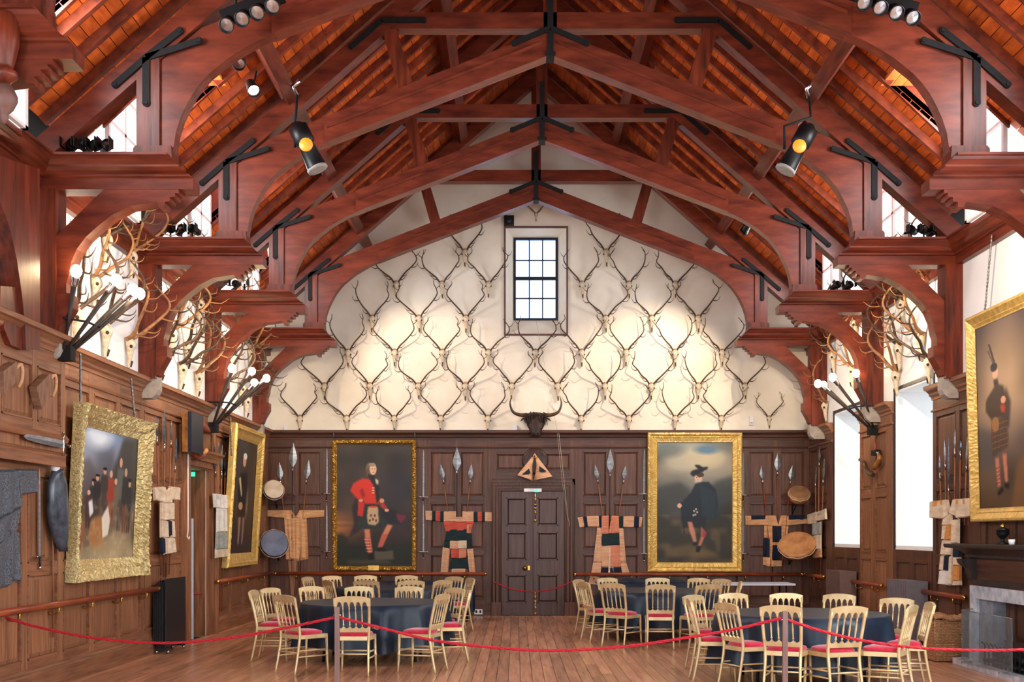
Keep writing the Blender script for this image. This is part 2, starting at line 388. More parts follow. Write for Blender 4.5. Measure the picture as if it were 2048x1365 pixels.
# double door with its architrave
D0, D1, DZ = bx(1002), bx(1128.5), pB(0, 983)[1]
dr = struct(bpy.data.objects.new('door_1', None)); col.objects.link(dr); dr.location = ((D0 + D1) / 2, Y0, 0)
for a, b_, d, n in ((bx(984), bx(990), 0.10, 0), (bx(990), bx(997), 0.075, 1), (bx(997), D0, 0.05, 2)):
    w_ = b_ - a
    mb = MB().mbox(fB, a, b_, 0.0, DZ + (D0 - a), 0, d)
    mb.mbox(fB, D1 + (D0 - b_), D1 + (D0 - a), 0.0, DZ + (D0 - a), 0, d)
    mb.mbox(fB, b_, D1 + (D0 - b_), DZ + (D0 - b_), DZ + (D0 - a), 0, d)
    mb.build('architrave', 'oakdark_v', dr)
for off, dd_ in ((0.008, 0.105), (0.075, 0.085), (0.13, 0.062), (0.165, 0.052)):
    a, b_, zt_ = bx(984) + off, D1 + (D0 - bx(984)) - off, DZ + (D0 - bx(984)) - off
    MB().tube([(a, Y0 - dd_, 0.28), (a, Y0 - dd_, zt_), (b_, Y0 - dd_, zt_), (b_, Y0 - dd_, 0.28)], 0.012, 8).build('moulding_bead', 'oakdark_v', dr)
for a, b_ in ((bx(983), D0), (D1, bx(1151))): MB().mbox(fB, a, b_, 0, 0.28, 0, 0.12).build('plinth_block', 'oakdark_v', dr)
MB().mbox(fB, D0, D1, 0.0, DZ, 0.0, 0.004).build('door_backing', 'dark_void', dr)
mid = bx(1066)
for a, b_, pa, pb_ in ((D0 + 0.01, mid - 0.004, bx(1013), bx(1053)), (mid + 0.004, D1 - 0.01, bx(1074.7), bx(1116))):
    lf = MB().mbox(fB, a, b_, 0.012, DZ - 0.012, 0.004, 0.012).build('door_leaf', 'door_wood', dr)
    dz = [(pB(0, 1206)[1], pB(0, 1150)[1]), (pB(0, 1121)[1], pB(0, 1065)[1]), (pB(0, 1052)[1], pB(0, 996)[1])]
    for c in ((a, pa), (pb_, b_)): MB().mbox(fB, c[0], c[1], 0.012, DZ - 0.012, 0.012, 0.045).build('stile', 'door_wood', lf)
    zz = [0.012] + [q for r in dz for q in r] + [DZ - 0.012]
    for k in range(0, 8, 2): MB().mbox(fB, pa, pb_, zz[k], zz[k + 1], 0.012, 0.043).build('rail', 'door_wood', lf)
    f2 = lambda u, z, d=0: (u, Y0 - d - 0.012, z)
    for r in dz: panel(f2, lf, pa, pb_, r[0], r[1], 'door_wood', 0.04); bead(f2, lf, pa, pb_, r[0], r[1], 'door_wood', 0.022)
mb = MB()   # brass finger plates and bolts on the meeting stile
ux = bx(1070.5)
for zc, hh in ((pB(0, 1000)[1], 0.22), (pB(0, 1026)[1], 0.2), (0.38, 0.11), (0.16, 0.14)):
    mb.tube([(ux, Y0 - 0.05, zc - hh), (ux, Y0 - 0.05, zc + hh)], 0.012, 8)
    for q in (-1, 0, 1): mb.lathe([(0.001, 0), (0.03, 0.004), (0.022, 0.016), (0.001, 0.02)], 10, (ux, Y0 - 0.045, zc + q * hh * 0.8), (0, -1, 0))
lab(mb.build('door_bolt', 'brass', dr), 'ornate brass bolts and keyhole plates')
kx, kz = pB(1050, 1137)
mb = MB().lathe([(0.001, 0), (0.055, 0.0), (0.055, 0.008), (0.02, 0.014), (0.016, 0.05), (0.034, 0.065), (0.034, 0.085), (0.001, 0.1)], 14, (kx, Y0 - 0.044, kz), (0, -1, 0))
mb.mbox(fB, kx + 0.055, kx + 0.1, kz - 0.04, kz + 0.05, 0.044, 0.07); mb.build('door_knob', 'brass', dr)
# gable window
wn = struct(bpy.data.objects.new('window_1', None)); col.objects.link(wn); wn.location = ((GX0 + GX1) / 2, Y0, GZ0)
a0, a1, c0_, c1_ = bx(1027) , bx(1117), pB(0, 635)[1], pB(0, 467)[1]
dpt = 0.36
def q4(mb, p): mb.add(p, [(0, 1, 2, 3)])
mb = MB()
o = [(GX0, GZ0), (GX1, GZ0), (GX1, GZ1), (GX0, GZ1)]; i_ = [(a0, c0_), (a1, c0_), (a1, c1_), (a0, c1_)]
for k in range(4):
    k2 = (k + 1) % 4
    mb.add([(o[k][0], Y0, o[k][1]), (o[k2][0], Y0, o[k2][1]), (i_[k2][0], Y0 + dpt, i_[k2][1]), (i_[k][0], Y0 + dpt, i_[k][1]),
            (o[k][0], Y0 + .05, o[k][1]), (o[k2][0], Y0 + .05, o[k2][1])], [(0, 1, 2, 3)])
mb.build('reveal', 'plaster', wn)
def wframe(mb, u0, u1, z0, z1, t, y0, y1):
    mb.box(u0, u0 + t, y0, y1, z0, z1); mb.box(u1 - t, u1, y0, y1, z0, z1); mb.box(u0 + t, u1 - t, y0, y1, z0, z0 + t); mb.box(u0 + t, u1 - t, y0, y1, z1 - t, z1)
mb = MB(); wframe(mb, GX0 - 0.02, GX1 + 0.02, GZ0 - 0.02, GZ1 + 0.02, 0.035, Y0 - 0.03, Y0 + 0.02); mb.build('frame', 'trim_purple', wn)
mb = MB(); wframe(mb, a0, a1, c0_, c1_, 0.05, Y0 + dpt - 0.02, Y0 + dpt + 0.05)
us = [bx(1031.5), bx(1059), bx(1086), bx(1113)]; zs = [pB(0, y)[1] for y in (631, 590, 549.5, 512.5, 471)]
mb.box(a0, a1, Y0 + dpt - 0.01, Y0 + dpt + 0.05, zs[2] - 0.035, zs[2] + 0.035)
mb.build('sash', 'window_dark', wn)
mb = MB()
for u in us[1:3]: mb.box(u - 0.012, u + 0.012, Y0 + dpt, Y0 + dpt + 0.035, c0_, c1_)
for z in (zs[1], zs[3]): mb.box(a0, a1, Y0 + dpt, Y0 + dpt + 0.035, z - 0.012, z + 0.012)
mb.build('glazing_bar', 'window_dark', wn)
for i in range(3):
    for j in range(4): MB().box(us[i], us[i + 1], Y0 + dpt + 0.036, Y0 + dpt + 0.046, zs[j], zs[j + 1]).build('pane', 'pane_day', wn)

# left wall
DL0, DL1 = pL(376, 0, 0)[0], pL(411, 0, 0)[0]     # doorway
DLO0, DLO1 = pL(362, 0, 0)[0], pL(424, 0, 0)[0]
mb = MB()
mb.box(XL - 0.35, XL, -3, DL0, -0.12, 5.78); mb.box(XL - 0.35, XL, DL1, Y0 + 0.4, -0.12, 5.78); mb.box(XL - 0.35, XL, DL0, DL1, 2.72, 5.78)
wl = struct(mb.build('wall_left', 'plaster_white'))
def dadoL(a, b_, z0=0.0, z1=3.62): MB().mbox(fL, a, b_, z0, z1, 0.0, 0.004).build('dado_board', 'oak_v', wl)
dadoL(-3, DLO0); dadoL(DLO1, Y0); dadoL(DLO0, DLO1, 2.72)
pitch = 0.93; y = 5.6; g = []
ys = []
yy = DLO0 - 0.12
while yy > 6.0: ys.append((yy - 0.78, yy)); yy -= 0.94
panelling(fL, wl, 5.9, DLO0, sorted(ys), ROWS, ax='y')
panelling(fL, wl, DLO1, Y0, [(DLO1 + 0.12, DLO1 + 1.0), (DLO1 + 1.16, DLO1 + 2.0), (DLO1 + 2.15, Y0 - 0.3)], ROWS, ax='y')
panelling(fL, wl, DLO0, DLO1, [(DLO0 + 0.12, DLO1 - 0.12)], [(3.02, 3.36)], z0=2.9, ax='y')
run(fL, 'cornice', wl, CORN, 5, Y0, 'oak_y'); run(fL, 'frieze_bead', wl, FRZ, 5, Y0, 'oak_y')
struct(run(fL, 'baseboard_left', None, SKIRT, 5, DLO0, 'oak_y')); struct(run(fL, 'baseboard_left', None, SKIRT, DLO1, Y0, 'oak_y'))
d2 = struct(bpy.data.objects.new('door_2', None)); col.objects.link(d2); d2.location = (XL, (DL0 + DL1) / 2, 0)
for t0, t1, d in ((0.0, 0.10, 0.12), (0.10, 0.2, 0.08), (0.2, DL0 - DLO0, 0.05)):
    a, b_ = DLO0 + t0, DLO0 + t1; c, e = DLO1 - t1, DLO1 - t0
    mb = MB().mbox(fL, a, b_, 0, 2.72 + 0.22 - t0, 0, d).mbox(fL, c, e, 0, 2.72 + 0.22 - t0, 0, d).mbox(fL, b_, c, 2.72 + 0.22 - t1 if t1 < 0.21 else 2.72, 2.72 + 0.22 - t0, 0, d)
    mb.build('architrave', 'oak_v', d2)
run(fL, 'door_cornice', d2, [(0, 2.9), (0.13, 2.9), (0.15, 2.94), (0.2, 2.97), (0.2, 3.0), (0, 3.0)], DLO0 - 0.06, DLO1 + 0.06, 'oak_y')
MB().box(XL - 0.36, XL, DL0, DL0 + 0.02, 0, 2.72).box(XL - 0.36, XL, DL1 - 0.02, DL1, 0, 2.72).build('jamb', 'oak_v', d2)
# a slice of the passage beyond
mb = MB().box(XL - 2.3, XL - 2.2, DL0 - 0.4, DL1 + 2.0, 0, 2.9).box(XL - 2.2, XL - 0.35, DL1 + 1.8, DL1 + 1.9, 0, 2.9).box(XL - 2.2, XL - 0.35, DL0 - 0.4, DL1 + 1.9, 2.8, 2.9)
mb.box(XL - 2.2, XL - 0.35, DL0 - 0.5, DL0 - 0.4, 0, 2.9).box(XL - 2.2, XL - 0.3, DL0 - 0.4, DL1 + 1.9, -0.1, 0)
struct(mb.build('wall_passage', 'corridor_red'))
# right wall with the two tall windows in view
WR = [(F * XR / (1722 - VX), F * XR / (1669 - VX)), (F * XR / (1868 - VX), F * XR / (1791 - VX))]
WZ0, WZ1 = 1.46, 3.95
seg = [-3.0, WR[1][0], WR[1][1], WR[0][0], WR[0][1], Y0 + 0.4]
mb = MB()
for k in (0, 2, 4): mb.box(XR, XR + 0.35, seg[k], seg[k + 1], -0.12, 5.78)
for a, b_ in WR: mb.box(XR, XR + 0.35, a, b_, -0.12, WZ0).box(XR, XR + 0.35, a, b_, WZ1, 5.78)
wr = struct(mb.build('wall_right', 'plaster_white'))
for k, (a, b_) in enumerate(WR):
    wn = struct(bpy.data.objects.new('window_%d' % (k + 2), None)); col.objects.link(wn); wn.location = (XR, (a + b_) / 2, WZ0)
    dd = 0.95
    mb = MB().box(XR + 0.0, XR + dd, a, a + 0.03, WZ0, WZ1).box(XR, XR + dd, b_ - 0.03, b_, WZ0, WZ1).box(XR, XR + dd, a, b_, WZ0 - 0.0, WZ0 + 0.03).box(XR, XR + dd, a, b_, WZ1 - 0.03, WZ1)
    mb.build('reveal', 'plaster_white', wn)
    mb = MB().box(XR - 0.015, XR + 0.02, a - 0.05, a, WZ0 - 0.03, WZ1 + 0.05).box(XR - 0.015, XR + 0.02, b_, b_ + 0.05, WZ0 - 0.03, WZ1 + 0.05).box(XR - 0.015, XR + 0.02, a, b_, WZ1, WZ1 + 0.05)
    mb.build('frame', 'window_dark', wn)
    mb = MB(); t = 0.05; x0, x1 = XR + dd - 0.03, XR + dd + 0.03
    for u in (a, (a + b_) / 2 - t / 2, b_ - t): mb.box(x0, x1, u, u + t, WZ0, WZ1)
    for z in [WZ0 + (WZ1 - WZ0 - t) * q / 4 for q in range(5)]: mb.box(x0, x1, a, b_, z, z + t)
    mb.build('sash', 'white_paint', wn)
    for q in range(4):
        for u0_, u1_ in ((a, (a + b_) / 2), ((a + b_) / 2, b_)):
            z0_ = WZ0 + (WZ1 - WZ0) * q / 4; MB().box(x0 + 0.02, x0 + 0.03, u0_, u1_, z0_, z0_ + (WZ1 - WZ0) / 4).build('pane', 'pane_side', wn)
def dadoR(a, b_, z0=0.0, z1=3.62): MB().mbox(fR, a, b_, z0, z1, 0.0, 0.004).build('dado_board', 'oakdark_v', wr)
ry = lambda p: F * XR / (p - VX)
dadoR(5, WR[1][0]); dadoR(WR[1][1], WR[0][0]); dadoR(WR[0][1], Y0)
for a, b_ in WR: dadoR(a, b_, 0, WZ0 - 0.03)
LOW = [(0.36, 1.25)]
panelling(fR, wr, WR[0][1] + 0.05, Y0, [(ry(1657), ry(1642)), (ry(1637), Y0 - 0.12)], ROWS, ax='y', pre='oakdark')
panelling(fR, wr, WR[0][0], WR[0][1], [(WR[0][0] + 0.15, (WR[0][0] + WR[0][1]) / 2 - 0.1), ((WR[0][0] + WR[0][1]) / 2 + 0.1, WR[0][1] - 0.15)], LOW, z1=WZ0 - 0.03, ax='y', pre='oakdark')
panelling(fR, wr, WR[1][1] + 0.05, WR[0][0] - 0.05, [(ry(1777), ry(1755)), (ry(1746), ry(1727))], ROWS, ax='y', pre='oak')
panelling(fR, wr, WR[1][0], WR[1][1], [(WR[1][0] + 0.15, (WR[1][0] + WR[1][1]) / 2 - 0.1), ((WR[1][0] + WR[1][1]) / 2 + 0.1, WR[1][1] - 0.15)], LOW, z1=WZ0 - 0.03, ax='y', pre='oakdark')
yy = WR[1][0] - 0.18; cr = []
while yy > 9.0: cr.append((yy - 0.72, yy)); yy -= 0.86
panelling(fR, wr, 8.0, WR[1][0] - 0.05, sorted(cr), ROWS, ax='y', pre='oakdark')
for a, b_ in ((15.0, WR[1][0] - 0.02), (WR[1][1] + 0.03, WR[0][0] - 0.03), (WR[0][1] + 0.03, Y0)):
    run(fR, 'cornice', wr, CORN, a, b_, 'oak_y'); run(fR, 'frieze_bead', wr, FRZ, a, b_, 'oak_y')
struct(run(fR, 'baseboard_right', None, SKIRT, 15.3, Y0, 'oakdark_y'))
# projecting overdoor box at the near left, with two square panels
ob = bpy.data.objects.new('trim_1', None); col.objects.link(ob); struct(ob); ob.location = (XL, 9, 2.5)
d_b = 0.17; fLb = lambda u, z, d=0: (XL + d_b + d, u, z); BE = F * (XL + d_b) / (124 - VX)
z_b0 = 2.52
MB().box(XL, XL + d_b, 5.5, BE, z_b0, 3.62).build('box_front', 'oak_v', ob)
run(fL, 'cornice', ob, [(d + d_b, z) if d > 0 else (0, z) for d, z in CORN], 5.5, BE + 0.13, 'oak_y')
sq = [F * (XL + d_b) / (p - VX) for p in (115, 68, 58, 0)]
zq = (2.83, 3.40)
cl = [(sq[3] - 0.05, sq[2]), (sq[1], sq[0])]
panelling(fLb, ob, 8.5, BE, cl, [zq], z0=2.74, z1=3.62, ax='y')
run(fLb, 'string_course', ob, [(0, 2.66), (0.05, 2.66), (0.07, 2.70), (0.03, 2.75), (0, 2.75)], 5.5, BE + 0.03, 'oak_y')
run(fLb, 'string_course', ob, [(0, 2.40), (0.03, 2.40), (0.03, 2.52), (0.05, 2.54), (0, 2.56)], 5.5, BE + 0.03, 'oak_y')

# ------------------------------------------------------------------ roof
TY = [8.6, 11.94, 15.35, 18.69, 22.10]
TC = [0.50, 0.49, 0.478, 0.445, 0.41]
BAYS = [(TY[k] + TY[k + 1]) / 2 + 0.33 for k in range(4)]
CR = 0.48
DH = 1.15 / 2 ; DORM_Z = 7.35
light_dormers(BAYS, CR)
dxh = (11.10 - DORM_Z) / 0.88
ce = struct(bpy.data.objects.new('ceiling', None)); col.objects.link(ce); ce.location = (CR, 15, 11.1)
th = math.atan(0.88); ct, st = math.cos(th), math.sin(th)
def roof_pt(s, q, n):   # q = distance down the slope from the ridge, n = drop below the boards
    return (CR + s * (q * ct - n * st), 11.10 - q * st - n * ct)
SL = (XR - CR) / ct + 0.05
nb = 46; bw = SL / nb
for s in (-1, 1):
    for j in range(nb):
        q0, q1 = j * bw + 0.004, (j + 1) * bw - 0.004
        up = rnd.uniform(0, 0.006)
        inside = (q0 + q1) / 2 * ct > dxh
        spans = [(7.2, Y0 + 0.1)]
        if inside:
            spans = []; a = 7.2
            for yc in BAYS: spans.append((a, yc - DH)); a = yc + DH
            spans.append((a, Y0 + 0.1))
        for a, b_ in spans:
            pa = [roof_pt(s, q0, -up), roof_pt(s, q1, -up), roof_pt(s, q1, -0.05), roof_pt(s, q0, -0.05)]
            MB().add([(x, y, z) for y in (a, b_) for x, z in pa], [(3, 2, 1, 0), (4, 5, 6, 7), (0, 1, 5, 4), (1, 2, 6, 5), (2, 3, 7, 6), (3, 0, 4, 7)]).build('roof_board', 'board_wood', ce)
    # roof skin over everything, with dormer openings
    mb = MB()
    def slab(qa, qb, ya, yb):
        pa = [roof_pt(s, qa, -0.055), roof_pt(s, qb, -0.055), roof_pt(s, qb, -0.12), roof_pt(s, qa, -0.12)]
        mb.add([(x, y, z) for y in (ya, yb) for x, z in pa], [(3, 2, 1, 0), (4, 5, 6, 7), (0, 1, 5, 4), (1, 2, 6, 5), (2, 3, 7, 6), (3, 0, 4, 7)])
    qh = dxh / ct; slab(0, qh, -3, Y0 + 0.4); a = -3
    for yc in BAYS: slab(qh, SL + 0.3, a, yc - DH); a = yc + DH
    slab(qh, SL + 0.3, a, Y0 + 0.4)
    mb.build('roof_skin', 'dark_void', ce)
    y = 7.4
    while y < Y0 - 0.05:
        q1 = SL
        if any(abs(y - yc) < DH + 0.02 for yc in BAYS): q1 = dxh / ct
        if not any(abs(y - (t + 0.33)) < 0.12 for t in TY):
            pa = [roof_pt(s, 0.02, 0.0), roof_pt(s, q1, 0.0), roof_pt(s, q1, 0.10), roof_pt(s, 0.02, 0.10)]
            MB().add([(x, yy, z) for yy in (y - 0.035, y + 0.035) for x, z in pa], [(3, 2, 1, 0), (4, 5, 6, 7), (0, 1, 5, 4), (1, 2, 6, 5), (2, 3, 7, 6), (3, 0, 4, 7)]).build('rafter', 'rafter_wood', ce)
        y += 0.50
    xw = (XL if s < 0 else XR)
    for k, yc in enumerate(BAYS):   # dormers
        dm = struct(bpy.data.objects.new('window_%d' % (4 + k * 2 + (s > 0)), None)); col.objects.link(dm); dm.location = (xw, yc, 5.9)
        z0w, z1w = 5.60, DORM_Z; xa, xb = xw - s * 0.36, xw - s * 0.30
        for e in (-1, 1):
            ye = yc + e * DH
            xi, zi = CR + s * dxh, DORM_Z + 0.1
            tri = [(xi, DORM_Z), (xb, DORM_Z), (xb, roof_z(abs(xb - CR)) - 0.06)]
            MB().prism(tri, lambda p, q, t: (p, t, q), ye, ye + e * 0.05).build('cheek', 'pine_red', dm)
        nbd = 8; xi = CR + s * (dxh - 0.12)
        for q in range(nbd):
            x0_, x1_ = sorted((xi + (xb - xi) * q / nbd + 0.004, xi + (xb - xi) * (q + 1) / nbd - 0.004))
            MB().box(x0_, x1_, yc - DH, yc + DH, DORM_Z, DORM_Z + 0.04).build('dormer_board', 'board_wood', dm)
        mb = MB(); x0_, x1_ = sorted((xa, xb)); t = 0.06
        for yy in (yc - DH, yc - t / 2, yc + DH - t): mb.box(x0_, x1_, yy, yy + t, z0w, z1w)
        for zz in (z0w, z0w + 0.45, z0w + 0.9, z0w + 1.35, z1w - t): mb.box(x0_, x1_, yc - DH, yc + DH, zz, zz + 0.035)
        mb.build('sash', 'white_paint', dm)
        for yy in (yc - DH, yc):
            for z_a, z_b in ((z0w, z0w + 0.46), (z0w + 0.46, z0w + 0.92), (z0w + 0.92, z1w)): MB().box(xb + s * 0.0 - 0.01, xb + 0.01, yy, yy + DH, z_a, z_b).build('pane', 'pane_side', dm)
        MB().box(*sorted((xw - s * 0.28, xb)), yc - DH, yc + DH, 5.54, 5.60).build('sill', 'pine_red_y', dm)
MB().box(CR - 0.05, CR + 0.05, 7.3, Y0, 10.72, 11.02).build('ridge_board', 'pine_red_y', ce)
for s in (-1, 1):   # purlins
    for dx in (1.62, 3.52):
        q = dx * K / ct
        pa = [roof_pt(s, q - 0.09, 0.13), roof_pt(s, q + 0.09, 0.13), roof_pt(s, q + 0.09, 0.38), roof_pt(s, q - 0.09, 0.38)]
        o = MB().add([(x, yy, z) for yy in (7.3, Y0) for x, z in pa], [(3, 2, 1, 0), (4, 5, 6, 7), (0, 1, 5, 4), (1, 2, 6, 5), (2, 3, 7, 6), (3, 0, 4, 7)]).build('purlin', 'pine_red_y', ce)
# wall plate cornice along both side walls
LPROF = [(-0.085, 5.037), (-0.085, 5.15), (-0.055, 5.16), (-0.055, 5.18), (-0.005, 5.2), (0.03, 5.23), (0.03, 5.25), (0.075, 5.29), (0.095, 5.315), (0.12, 5.32), (0.12, 5.346)]
for fr, nm, m_ in ((fL, 'trim_left', 'pine_red_y'), (fR, 'trim_right', 'pine_red_y')):
    pr = [(0, 5.037 * K)] + [(0.17 + p * 1.0, z * K) for p, z in LPROF] + [(0, 5.346 * K)]
    struct(run(fr, nm, None, pr, 6.5, Y0, m_))
    MB().mbox(fr, 6.5, Y0, 4.9 * K, 5.037 * K, 0, 0.06)

def truss(k):
    Yt, c = TY[k], TC[k]; yc = Yt + 0.33
    where = ['nearest the viewer, its ledge cut by the top left corner', 'second from the viewer, its rafters cut by the top edge', 'in the middle, its apex level with the stage lanterns', 'second from the gable wall', 'hard against the gable wall around the window'][k]
    T = thing('roof_truss', 'red stained timber roof truss ' + where, 'truss', (c, yc, 3.8), 'timber roof trusses')
    def poly(name, pts, s, hw, m, kids=None, off=0.0):
        mb = MB(); mb.prism([(c + s * a * K, z * K) for a, z in pts], lambda p, q, t: (p, t, q), yc + off - hw, yc + off + hw)
        return mb.build(name, m, T)
    for s in (-1, 1):
        xw = XL if s < 0 else XR; dw = abs(xw - c) / K
        rings = []
        for p, z in LPROF:
            xt = c + s * (3.77 + p) * K; xs_ = sorted((xw, xt))
            rings.append([(xs_[0], Yt + 0.12 * K - p * K, z * K), (xs_[1], Yt + 0.12 * K - p * K, z * K), (xs_[1], Yt + 0.56 + p * K, z * K), (xs_[0], Yt + 0.56 + p * K, z * K)])
        MB().loft(rings, smooth=False).build('ledge', 'pine_red', T)
        poly('brace', [(3.83, 5.037), (4.58, 5.037), (5.07, 4.56), (5.07, 3.62), (5.03, 3.62), (5.0, 3.70), (4.95, 3.79), (4.91, 3.86), (4.91, 3.995), (4.955, 4.0), (4.955, 4.10), (4.93, 4.17), (4.905, 4.31), (4.85, 4.44), (4.76, 4.56), (4.65, 4.66), (4.5, 4.78), (4.32, 4.87), (4.05, 4.91), (4.03, 4.86), (3.97, 4.86), (3.97, 4.91), (3.92, 4.92), (3.92, 4.96), (3.87, 4.965), (3.87, 5.0), (3.83, 5.0)], s, 0.11, 'pine_red')
        poly('wall_post', [(5.05, 3.58), (dw, 3.58), (dw, 5.037), (5.05, 5.037)], s, 0.15, 'pine_red_v')
        poly('corbel_block', [(5.06, 3.38), (5.12, 3.33), (dw, 3.33), (dw, 3.595), (5.03, 3.595), (5.03, 3.44)], s, 0.085, 'stone')
        poly('hammer_post', [(4.02, 5.346), (4.25, 5.346), (4.25, 6.2), (4.02, 6.45)], s, 0.12, 'pine_red_v')
        poly('post_foot', [(3.89, 5.346), (4.28, 5.346), (4.28, 5.44), (4.255, 5.47), (3.9, 5.47)], s, 0.135, 'pine_red_v')
        poly('arch_brace', [(4.02, 5.40), (3.90, 5.40), (3.865, 5.62), (3.82, 5.76), (3.76, 5.89), (3.70, 6.0), (3.62, 6.11), (3.54, 6.2), (3.44, 6.28), (3.33, 6.37), (3.2, 6.45), (3.04, 6.54), (2.87, 6.61), (2.87, 6.95), (3.6, 6.67), (4.02, 6.33)], s, 0.085, 'pine_red')
        poly('lower_chord', [(0.0, 7.73), (0.0, 8.06), (2.9, 6.93), (2.9, 6.60)], s, 0.115, 'pine_red')
        poly('chord_moulding', [(0.1, 7.86), (0.1, 7.90), (2.86, 6.825), (2.86, 6.785)], s, 0.135, 'pine_red')
        poly('principal_rafter', [(0.0, 9.88), (0.0, 10.18), (dw, 10.18 - 0.88 * dw), (dw, 9.88 - 0.88 * dw)], s, 0.11, 'pine_red')
        poly('collar_strut', [(1.98, 8.10), (2.17, 8.10), (1.93, 7.25), (1.74, 7.3)], s, 0.085, 'pine_red_v')
        poly('collar', [(0.0, 8.07), (0.0, 8.28), (2.12, 8.28), (2.30, 8.07)], s, 0.10, 'pine_red')
        # iron straps with round bolted ends, on the near face
        mb = MB(); N = (4.15, 6.35); yf = yc - 0.125
        arms = [((4.15, 5.9), 0.038), ((3.81, 6.62), 0.034), ((4.46, 6.08), 0.034), ((3.62, 6.52), 0.034)]
        def bar(A, B, w=0.045):
            a = Vector((c + s * A[0] * K, yf, A[1] * K)); b_ = Vector((c + s * B[0] * K, yf, B[1] * K))
            mb.beam(a, b_, 0.03, w * 2, up=(b_ - a).cross(Vector((0, 1, 0))))
            mb.lathe([(w * 1.1, -0.017), (w * 1.1, 0.017)], 10, b_, (0, -1, 0), smooth=False); mb.lathe([(0.03, 0.017), (0.026, 0.03)], 6, b_, (0, -1, 0), smooth=False)
        for B, w_ in arms: bar(N, B, w_)
        mb.build('iron_strap', 'iron', T); mb = MB()
        bar((2.16, 8.17), (1.62, 8.17), 0.035); bar((2.16, 8.17), (2.55, 7.83), 0.035)
        mb.build('iron_strap', 'iron', T)
    mb = MB().box(c - 0.09, c + 0.09, yc - 0.10, yc + 0.10, 8.0 * K, 10.2 * K); mb.build('king_post', 'pine_red_v', T)
    mb = MB().box(c - 0.04, c + 0.04, yc - 0.15, yc - 0.13, 7.76 * K, 8.62 * K); mb.box(c - 0.07, c + 0.07, yc - 0.15, yc + 0.12, 7.71 * K, 7.76 * K)
    for s in (-1, 1):
        a = Vector((c, yc - 0.142, 8.06 * K)); b_ = Vector((c + s * 0.46 * K, yc - 0.142, 7.87 * K)); mb.beam(a, b_, 0.025, 0.07, up=(b_ - a).cross(Vector((0, 1, 0))))
        mb.lathe([(0.045, -0.016), (0.045, 0.016)], 10, b_, (0, -1, 0), smooth=False)
    mb.build('iron_strap', 'iron', T)
    return T
for k in range(5): truss(k)
# turned pendant below the nearest ledge
T = thing('turned_pendant', 'turned dark wooden pendant with a ball, at the top left corner', 'finial', P(14, 165, 8.6))
pp = P(8, 250, 8.7)
MB().lathe([(0.001, 0), (0.02, 0.02), (0.035, 0.05), (0.03, 0.08), (0.07, 0.12), (0.098, 0.18), (0.098, 0.22), (0.07, 0.28), (0.04, 0.31)], 16, pp).build('ball', 'trim_purple', T)
MB().lathe([(0.04, 0.31), (0.06, 0.33), (0.095, 0.36), (0.10, 0.40), (0.06, 0.42), (0.07, 0.45), (0.085, 0.5), (0.11, 0.62), (0.11, 0.82)], 16, pp).build('turned_neck', 'pine_red_v', T)

# curved longitudinal brace from the nearest post towards the viewer, on the left wall
T = thing('wall_brace', 'curved red timber brace along the left wall by the nearest post', 'brace', (XL + 0.2, 11.2, 3.8))
lw = lambda px, py: (F * (XL + 0.3) / (px - VX), EYE + (VY - py) * (XL + 0.3) / (px - VX))
MB().prism([lw(*p) for p in ((-40, 300), (80, 338), (80, 700), (52, 700), (50, 650), (44, 590), (34, 520), (18, 450), (-4, 395), (-40, 350))], lambda a, b_, x: (x, a, b_), XL + 0.02, XL + 0.3).build('brace_board', 'pine_red_v', T)
MB().prism([lw(*p) for p in ((52, 700), (52, 576), (10, 572), (8, 620), (18, 640), (16, 655), (30, 690))], lambda a, b_, x: (x, a, b_), XL + 0.03, XL + 0.26).build('corbel', 'pine_red_v', T)
